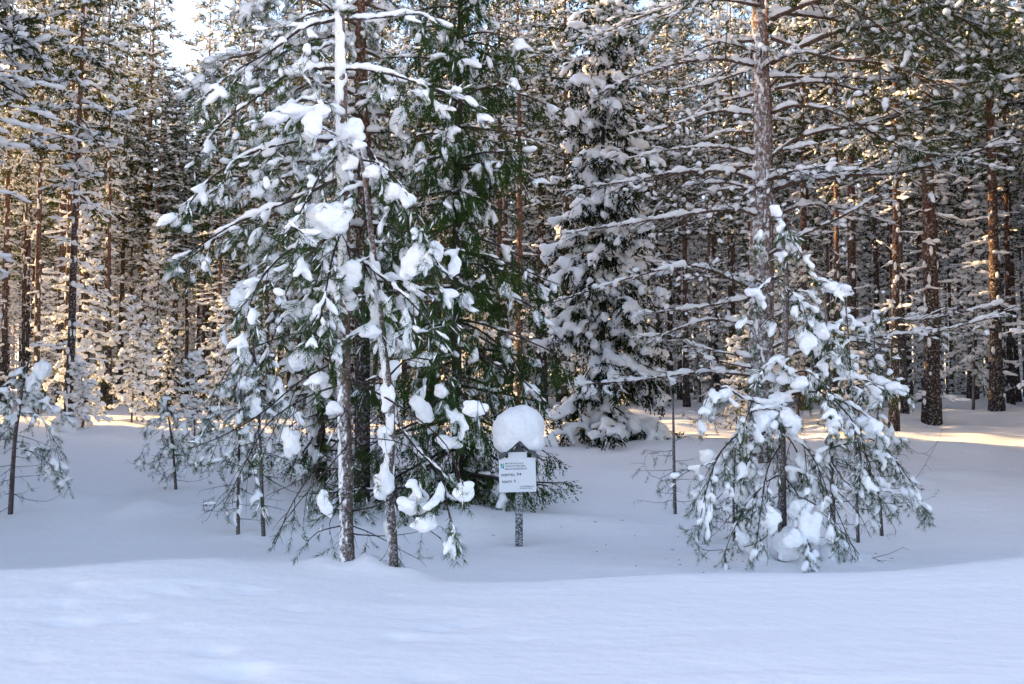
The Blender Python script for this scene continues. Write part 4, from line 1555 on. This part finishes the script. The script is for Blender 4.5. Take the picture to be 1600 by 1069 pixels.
# the group of young pines in front of the big mature pine
dG = 9.55
sapling('tallest young pine of the snowy thicket, its stem in front of the big frosted trunk', [(1222, 884), (1222, 760), (1222, 640), (1226, 540), (1229, 440), (1222, 370), (1208, 305)], 884, 15,
        [([(1223, 660), (1178, 662), (1140, 690), (1117, 723), (1100, 780), (1089, 845)], -.5, .012, 1), ([(1222, 640), (1160, 622), (1136, 606), (1108, 615), (1093, 662)], -.3, .010, 2),
         ([(1224, 620), (1281, 612), (1327, 650), (1350, 700), (1362, 760)], -.5, .012, 1), ([(1224, 690), (1200, 730), (1190, 790), (1180, 860)], -.5, .009, 1), ([(1223, 680), (1260, 700), (1290, 760), (1310, 850)], -.4, .009, 1),
         ([(1222, 740), (1190, 760), (1150, 820), (1130, 870)], -.3, .008, 1), ([(1222, 740), (1250, 780), (1262, 840), (1262, 880)], -.5, .008, 2), ([(1228, 470), (1260, 440), (1290, 440), (1318, 455)], -.3, .008, 2),
         ([(1226, 430), (1200, 440), (1180, 462), (1165, 490)], -.3, .008, 2), ([(1226, 520), (1250, 500), (1280, 510), (1290, 540)], .2, .008, 2), ([(1226, 560), (1200, 570), (1180, 600)], -.3, .008, 2), ([(1222, 370), (1240, 380), (1260, 410)], -.2, .006, 2),
         ([(1218, 345), (1195, 350), (1180, 380)], -.2, .006, 2), ([(1225, 590), (1260, 580), (1290, 610), (1300, 660)], -.6, .009, 2), ([(1222, 650), (1190, 680), (1165, 730), (1160, 790)], .4, .009, 2),
         ([(1223, 670), (1250, 720), (1240, 790)], .3, .008, 1), ([(1222, 770), (1180, 800), (1150, 850)], .2, .007, 1), ([(1222, 810), (1180, 850), (1100, 860), (1082, 840)], -.3, .006, 0), ([(1223, 760), (1290, 800), (1330, 850), (1345, 882)], .1, .007, 1),
         ([(1227, 490), (1200, 500), (1180, 530)], .3, .007, 1), ([(1227, 450), (1250, 470), (1262, 500)], -.4, .007, 2), ([(1216, 335), (1224, 350), (1232, 360)], -.2, .005, 2), ([(1223, 640), (1180, 640), (1160, 660)], -.6, .008, 2)],
        [(1200, 655, 24, 16, -.2), (1185, 665, 20, 14, -.3), (1107, 715, 15, 15, -.1), (1128, 620, 18, 12, -.2), (1108, 640, 10, 20, -.2), (1265, 830, 20, 30, -.3), (1250, 795, 20, 18, -.2), (1225, 855, 22, 28, -.1), (1190, 860, 20, 22, 0),
         (1205, 815, 14, 20, -.4), (1285, 520, 12, 16, -.1), (1258, 535, 14, 22, -.1), (1277, 800, 14, 16, 0), (1180, 460, 16, 10, -.2), (1300, 450, 18, 9, -.2), (1222, 625, 20, 12, 0), (1236, 660, 16, 18, -.3), (1140, 770, 10, 10, -.2), (1100, 800, 9, 22, -.4),
         (1238, 845, 16, 14, -.4), (1160, 840, 12, 14, -.2), (1295, 865, 14, 14, .1), (1213, 330, 9, 14, 0), (1235, 385, 12, 12, 0), (1225, 590, 16, 14, -.1), (1250, 600, 14, 12, -.3)], 66, dG, auto=9, az0=.2, al=.5)
sapling('young pine with arching green-tipped boughs, right part of the snowy thicket', [(1303, 872), (1301, 780), (1298, 700), (1296, 620), (1293, 540), (1290, 470)], 870, 9,
        [([(1299, 700), (1340, 690), (1374, 690), (1421, 750), (1449, 797)], -.3, .009, 1), ([(1297, 620), (1340, 640), (1372, 670), (1385, 710)], -.5, .008, 2), ([(1298, 690), (1270, 720), (1262, 770)], -.3, .007, 1),
         ([(1296, 600), (1330, 590), (1370, 600), (1405, 615)], .2, .007, 2), ([(1300, 760), (1340, 800), (1360, 840)], -.3, .006, 0), ([(1300, 780), (1340, 865), (1380, 868), (1412, 855)], -.3, .005, 0), ([(1294, 560), (1270, 580), (1262, 620)], -.2, .006, 2),
         ([(1293, 530), (1320, 550), (1330, 590)], .2, .006, 2), ([(1298, 650), (1330, 660), (1345, 720), (1340, 760)], -.5, .007, 2), ([(1299, 720), (1330, 760), (1400, 770), (1440, 790)], .4, .006, 1)],
        [(1365, 670, 14, 16, -.3), (1350, 660, 14, 10, -.2), (1320, 650, 16, 8, 0), (1380, 690, 10, 14, -.3), (1398, 604, 14, 7, 0), (1317, 580, 10, 12, 0)], 67, 9.9, auto=8, az0=.3)
sapling('slender young pine standing upright behind the right side of the snowy thicket', [(1341, 852), (1338, 760), (1336, 680), (1330, 600), (1325, 520), (1318, 440)], 848, 6,
        [([(1337, 700), (1365, 720), (1390, 760), (1400, 800)], -.3, .006, 1), ([(1332, 620), (1360, 600), (1400, 600), (1420, 615)], -.2, .006, 2), ([(1328, 560), (1350, 560), (1370, 590)], .2, .005, 2), ([(1338, 740), (1310, 760), (1290, 800)], -.2, .005, 1),
         ([(1323, 500), (1300, 510), (1290, 540)], -.2, .005, 1), ([(1330, 600), (1310, 620), (1300, 660)], -.2, .005, 2)],
        [(1405, 608, 12, 7, 0), (1375, 595, 14, 7, -.1)], 68, auto=7, az0=.4, al=.4)
sapling('outermost young pine of the snowy thicket with bare hooked twigs near the snow', [(1378, 838), (1374, 770), (1374, 700), (1370, 620), (1366, 540), (1362, 450)], 838, 6,
        [([(1374, 760), (1420, 760), (1460, 700), (1472, 670)], -.3, .004, 0), ([(1374, 720), (1400, 690), (1440, 710), (1466, 690)], .2, .004, 0), ([(1374, 700), (1400, 720), (1425, 750)], -.3, .005, 1), ([(1372, 650), (1390, 660), (1410, 690)], -.2, .005, 2),
         ([(1375, 790), (1400, 830), (1385, 836)], -.2, .004, 0), ([(1376, 800), (1350, 820), (1345, 835)], .1, .004, 0), ([(1370, 610), (1350, 620), (1340, 650)], -.2, .005, 2), ([(1367, 560), (1385, 570), (1396, 590)], -.2, .004, 1)],
        [(1378, 700, 9, 12, -.2), (1372, 820, 6, 12, 0)], 69, auto=6, az0=.4, al=.4)
sapling('little stem with needle tufts at the left edge of the snowy thicket', [(1147, 850), (1146, 780), (1148, 720), (1150, 670)], 846, 5,
        [([(1147, 760), (1120, 780), (1105, 820), (1095, 860)], -.2, .006, 1), ([(1147, 730), (1120, 740), (1090, 770)], -.2, .006, 2), ([(1148, 700), (1170, 720), (1180, 770)], -.2, .006, 2), ([(1146, 790), (1165, 820), (1175, 860)], -.2, .005, 1),
         ([(1147, 800), (1110, 840), (1090, 835)], .2, .004, 0)],
        [(1105, 790, 8, 14, -.1), (1150, 690, 10, 8, 0)], 70, auto=8, az0=.2, al=.4)

# ---------------------------------------------------------------- sign
def simple(name, col, rough=0.6):
    m, nt, b = nodes(name)
    b.inputs['Base Color'].default_value = (*col, 1)
    b.inputs['Roughness'].default_value = rough
    b.inputs['Specular IOR Level'].default_value = 0.3
    return m


def paint(name, col, var=0.12, scale=14):
    m, nt, b = nodes(name)
    tc = N(nt, 'ShaderNodeTexCoord')
    n1 = N(nt, 'ShaderNodeTexNoise')
    n1.inputs['Scale'].default_value = scale
    n1.inputs['Detail'].default_value = 5
    nt.links.new(tc.outputs['Object'], n1.inputs['Vector'])
    c = N(nt, 'ShaderNodeMix', data_type='RGBA')
    c.inputs[6].default_value = (*[x * (1 - var) for x in col], 1)
    c.inputs[7].default_value = (*[min(1, x * (1 + var)) for x in col], 1)
    nt.links.new(n1.outputs['Fac'], c.inputs[0])
    nt.links.new(c.outputs[2], b.inputs['Base Color'])
    b.inputs['Roughness'].default_value = 0.65
    return m


M_GREY = paint('grey_painted_wood', (0.075, 0.085, 0.095), 0.3)
M_POST = bark_mat('frosted_post', (0.06, 0.068, 0.075), (0.06, 0.068, 0.075), 0, 5, 0.36, 55.0, (-0.6, -0.6, 0))
M_BOARD = paint('white_board', (0.72, 0.75, 0.80), 0.03, 6)
M_INK = simple('black_lettering', (0.03, 0.03, 0.04))
M_INK2 = simple('grey_lettering', (0.12, 0.13, 0.15))
M_GREEN = simple('green_print', (0.05, 0.33, 0.14))
M_LIME = simple('light_green_print', (0.25, 0.55, 0.20))
M_BLUE = simple('blue_print', (0.03, 0.16, 0.42))
M_CYAN = simple('light_blue_print', (0.06, 0.35, 0.62))


def boxm(name, c, s, mat, parent, rot=None, bev=0.002):
    import bmesh
    bm = bmesh.new()
    bmesh.ops.create_cube(bm, size=1)
    for v in bm.verts:
        v.co = Vector((v.co.x * s[0], v.co.y * s[1], v.co.z * s[2]))
    if bev:
        bmesh.ops.bevel(bm, geom=bm.edges[:], offset=bev, segments=2, affect='EDGES')
    for v in bm.verts:
        co = v.co
        if rot is not None:
            co = rot @ co
        v.co = co + Vector(c)
    me = bpy.data.meshes.new(name)
    bm.to_mesh(me)
    bm.free()
    me.materials.append(mat)
    return link(name, me, parent)


SD = 11.3
k = SD / FPX               # metres per photo pixel at the sign
sx = (811 - 800) * k
sg = float(ground(sx, SD))
sign = thing('signpost', 'small white plot sign on a frosted grey post under a little gable roof', 'sign', (sx, SD, sg))
ztop = lambda row: float(W(811, row, SD)[2]) - sg
xo = lambda px: float(W(px, 700, SD)[0]) - sx
H0 = ztop(690)
boxm('post', (0, 0, (ztop(760) - 0.1) / 2 - .05), (0.085, 0.06, ztop(760) + 0.25), M_POST, sign, bev=.004)
boxm('post_head', (0, 0, (ztop(768) + ztop(700)) / 2), (0.09, 0.05, ztop(700) - ztop(768)), M_GREY, sign, bev=.003)
zt = ztop(688)
half_w, drop = 30 * k, 27 * k
ang = math.atan2(drop, half_w)
Lr = math.hypot(half_w, drop) + 0.015
for sdn in (-1, 1):
    R_ = Matrix.Rotation(sdn * ang, 3, 'Y')
    boxm('roof_board', (sdn * half_w / 2, -0.02, zt - drop / 2), (Lr, 0.16, 0.036), M_GREY, sign, R_, .003)
# gable infill
gv = [(-half_w * .52, -0.02, zt - drop * .98), (half_w * .52, -0.02, zt - drop * .98), (0, -0.02, zt - 0.03)]
gv2 = [(x, y + 0.03, z) for x, y, z in gv]
me = bpy.data.meshes.new('gable')
me.from_pydata(gv + gv2, [], [(0, 1, 2), (5, 4, 3), (0, 3, 4, 1), (1, 4, 5, 2), (2, 5, 3, 0)])
me.materials.append(M_GREY)
link('gable', me, sign)
tiltR = Matrix.Rotation(math.radians(-1.5), 3, 'Y')
bz = (ztop(715) + ztop(768)) / 2
bh = ztop(715) - ztop(768)
bw = 57 * k
bx_ = xo(808.5)
plate = boxm('name_plate', (bx_ + 0.0, -0.052, ztop(711)), (29 * k, 0.008, 10 * k), M_BOARD, sign, tiltR, .0015)
board = boxm('board', (bx_, -0.062, bz), (bw, 0.010, bh), M_BOARD, sign, tiltR, .002)
for px, row in ((808, 719), (810, 753), (810, 764)):
    boxm('screw', (xo(px), -0.069, ztop(row)), (.006, .004, .006), M_INK2, board, bev=.001)


def text(s, px, row, hpx, wpx, mat, parent):
    cu = bpy.data.curves.new('lettering', 'FONT')
    cu.body = s
    cu.size = 1.0
    cu.offset = 0.018 if mat is M_INK else 0.008
    o = bpy.data.objects.new('lettering', cu)
    COL.objects.link(o)
    dg = bpy.context.evaluated_depsgraph_get()
    me = bpy.data.meshes.new_from_object(o.evaluated_get(dg))
    bpy.data.objects.remove(o)
    n = len(me.vertices)
    v = np.empty(n * 3, np.float32)
    me.vertices.foreach_get('co', v)
    v = v.reshape(-1, 3)
    mn, mx = v.min(0), v.max(0)
    sxx = wpx * k / (mx[0] - mn[0])
    szz = hpx * k / 0.72
    x = (v[:, 0] - mn[0]) * sxx + xo(px)
    z = (v[:, 1]) * szz + ztop(row)
    dx, dz = x - bx_, z - bz
    c, s_ = math.cos(math.radians(1.5)), math.sin(math.radians(1.5))
    nv = np.stack([bx_ + dx * c - dz * s_ * 0, np.full(n, -0.0695), z + dx * s_], -1).astype(np.float32)
    me.vertices.foreach_set('co', nv.ravel())
    me.materials.clear()
    me.materials.append(mat)
    me.update()
    o = link('lettering', me, parent)
    return o


text('METSÄHALLITUS', 789.5, 724.5, 2.6, 28, M_INK2, board)
text('FORSTSTYRELSEN', 789.5, 728.8, 2.6, 31, M_INK2, board)
text('MEAHCIRÁÐÐEHUS', 789.5, 733.0, 2.6, 33.5, M_INK2, board)
text('KORTTELI', 783.5, 742.8, 3.6, 20.5, M_INK, board)
text('54', 807.5, 742.0, 3.9, 7, M_INK, board)
text('TONTTI', 784, 753.5, 3.6, 15.5, M_INK, board)
text('3', 802.8, 752.6, 4.0, 2.6, M_INK, board)
text('LAATUMAA.FI', 812.5, 760.6, 2.3, 21.5, M_INK2, board)
text('Paras paikka rakentaa', 812.8, 763.2, 1.7, 18.5, M_INK2, board)


def flat(name, pts_, mat):
    v = [(xo(a), -0.0695, ztop(b_)) for a, b_ in pts_]
    me = bpy.data.meshes.new(name)
    me.from_pydata(v, [], [tuple(range(len(v)))])
    me.materials.append(mat)
    link(name, me, board)


flat('emblem', [(782.2, 727.4), (782.2, 723.0), (785.2, 727.4)], M_GREEN)
flat('emblem', [(782.9, 723.2), (785.4, 726.6), (787.4, 727.4), (787.4, 726.4)], M_GREEN)
flat('emblem', [(787.4, 726.2), (785.6, 724.6), (787.4, 722.6)], M_LIME)
flat('emblem', [(782.4, 728.0), (785.2, 728.0), (783.8, 730.4), (782.6, 732.4)], M_CYAN)
flat('emblem', [(785.4, 728.0), (787.6, 728.0), (787.6, 732.2), (785.0, 730.0)], M_BLUE)

# the dome of snow resting on the roof
rngc = np.random.RandomState(8)
cz, cx_ = ztop(671), 0.0
ICO3 = ico(4)
parts_ = [(ICO3[0] @ np.diag([41 * k, 0.25, 37 * k]) + np.array([cx_, 0, cz]), ICO3[1]),
          (ICO3[0] @ np.diag([37 * k, 0.22, 27 * k]) + np.array([cx_ + .01, 0, ztop(684)]), ICO3[1])]
for sdn in (-1, 1):
    parts_.append((ICO3[0] @ np.diag([15 * k, 0.20, 17 * k]) + np.array([sdn * 25 * k, 0, ztop(690)]), ICO3[1]))
for _ in range(40):
    a = rngc.uniform(0, 6.283)
    e = rngc.uniform(-0.6, 1.3)
    q = np.array([math.cos(a) * math.cos(e) * 36 * k, math.sin(a) * math.cos(e) * 0.2, math.sin(e) * 33 * k])
    r = rngc.uniform(.03, .05)
    parts_.append((ICO1[0] * r + q + np.array([cx_, 0, cz]), ICO1[1]))
V, Fc = cat(parts_)
V, Fc = remesh(V, Fc, 0.012, 12, 1.0)
# scoop out what the roof fills
rz_ = zt - drop * np.abs(V[:, 0]) / half_w + 0.012
inside = (np.abs(V[:, 0]) < half_w + .02) & (V[:, 2] < rz_)
V[:, 2] = np.where(inside, rz_ + 0.001, V[:, 2])
V = ruffle(V, 0.0035) + 0.011 * np.stack([np.sin(V[:, 2] * 13 + V[:, 1] * 9), np.sin(V[:, 0] * 11), np.sin(V[:, 0] * 12 + V[:, 1] * 14)], -1)
capo = link('snow_dome', mesh_np('snow_dome', V, Fc, M_SNOW, smooth=True), None, (sx, SD, sg))
tag(capo, 'big rounded dome of snow piled on the little gable roof of the plot sign', 'snow cap')

# twigs and bark bits dropped on the snow: too many and too small to pick apart
rngt = np.random.RandomState(4)
P_, R_t = [], []
for i in range(90):
    px_, d0_, sp_ = ((575, 8.0, .8), (1240, 9.7, 1.2), (760, 12.4, 1.5), (1240, 9.9, 1.6), (1190, 17.5, 2.0))[i % 5]
    x_, y_ = (px_ - 800) / FPX * d0_ + rngt.normal(0, sp_), d0_ + rngt.normal(0, sp_ * .5)
    a_, l_ = rngt.uniform(0, 3.14), rngt.uniform(.01, .06)
    q = [(x_ + math.cos(a_) * l_ * t_, y_ + math.sin(a_) * l_ * t_) for t_ in (-.5, 0, .5)]
    P_.append([(u, v, float(ground(u, v)) + .003) for u, v in q])
    R_t.append([.0025, .003, .0015])
V, Fc = tubes(np.array(P_), np.array(R_t), 4)
tag(link('twig_litter', mesh_np('twig_litter', V, Fc, M_TWIG)), kind='stuff')

bpy.data.scenes.remove(WORK)
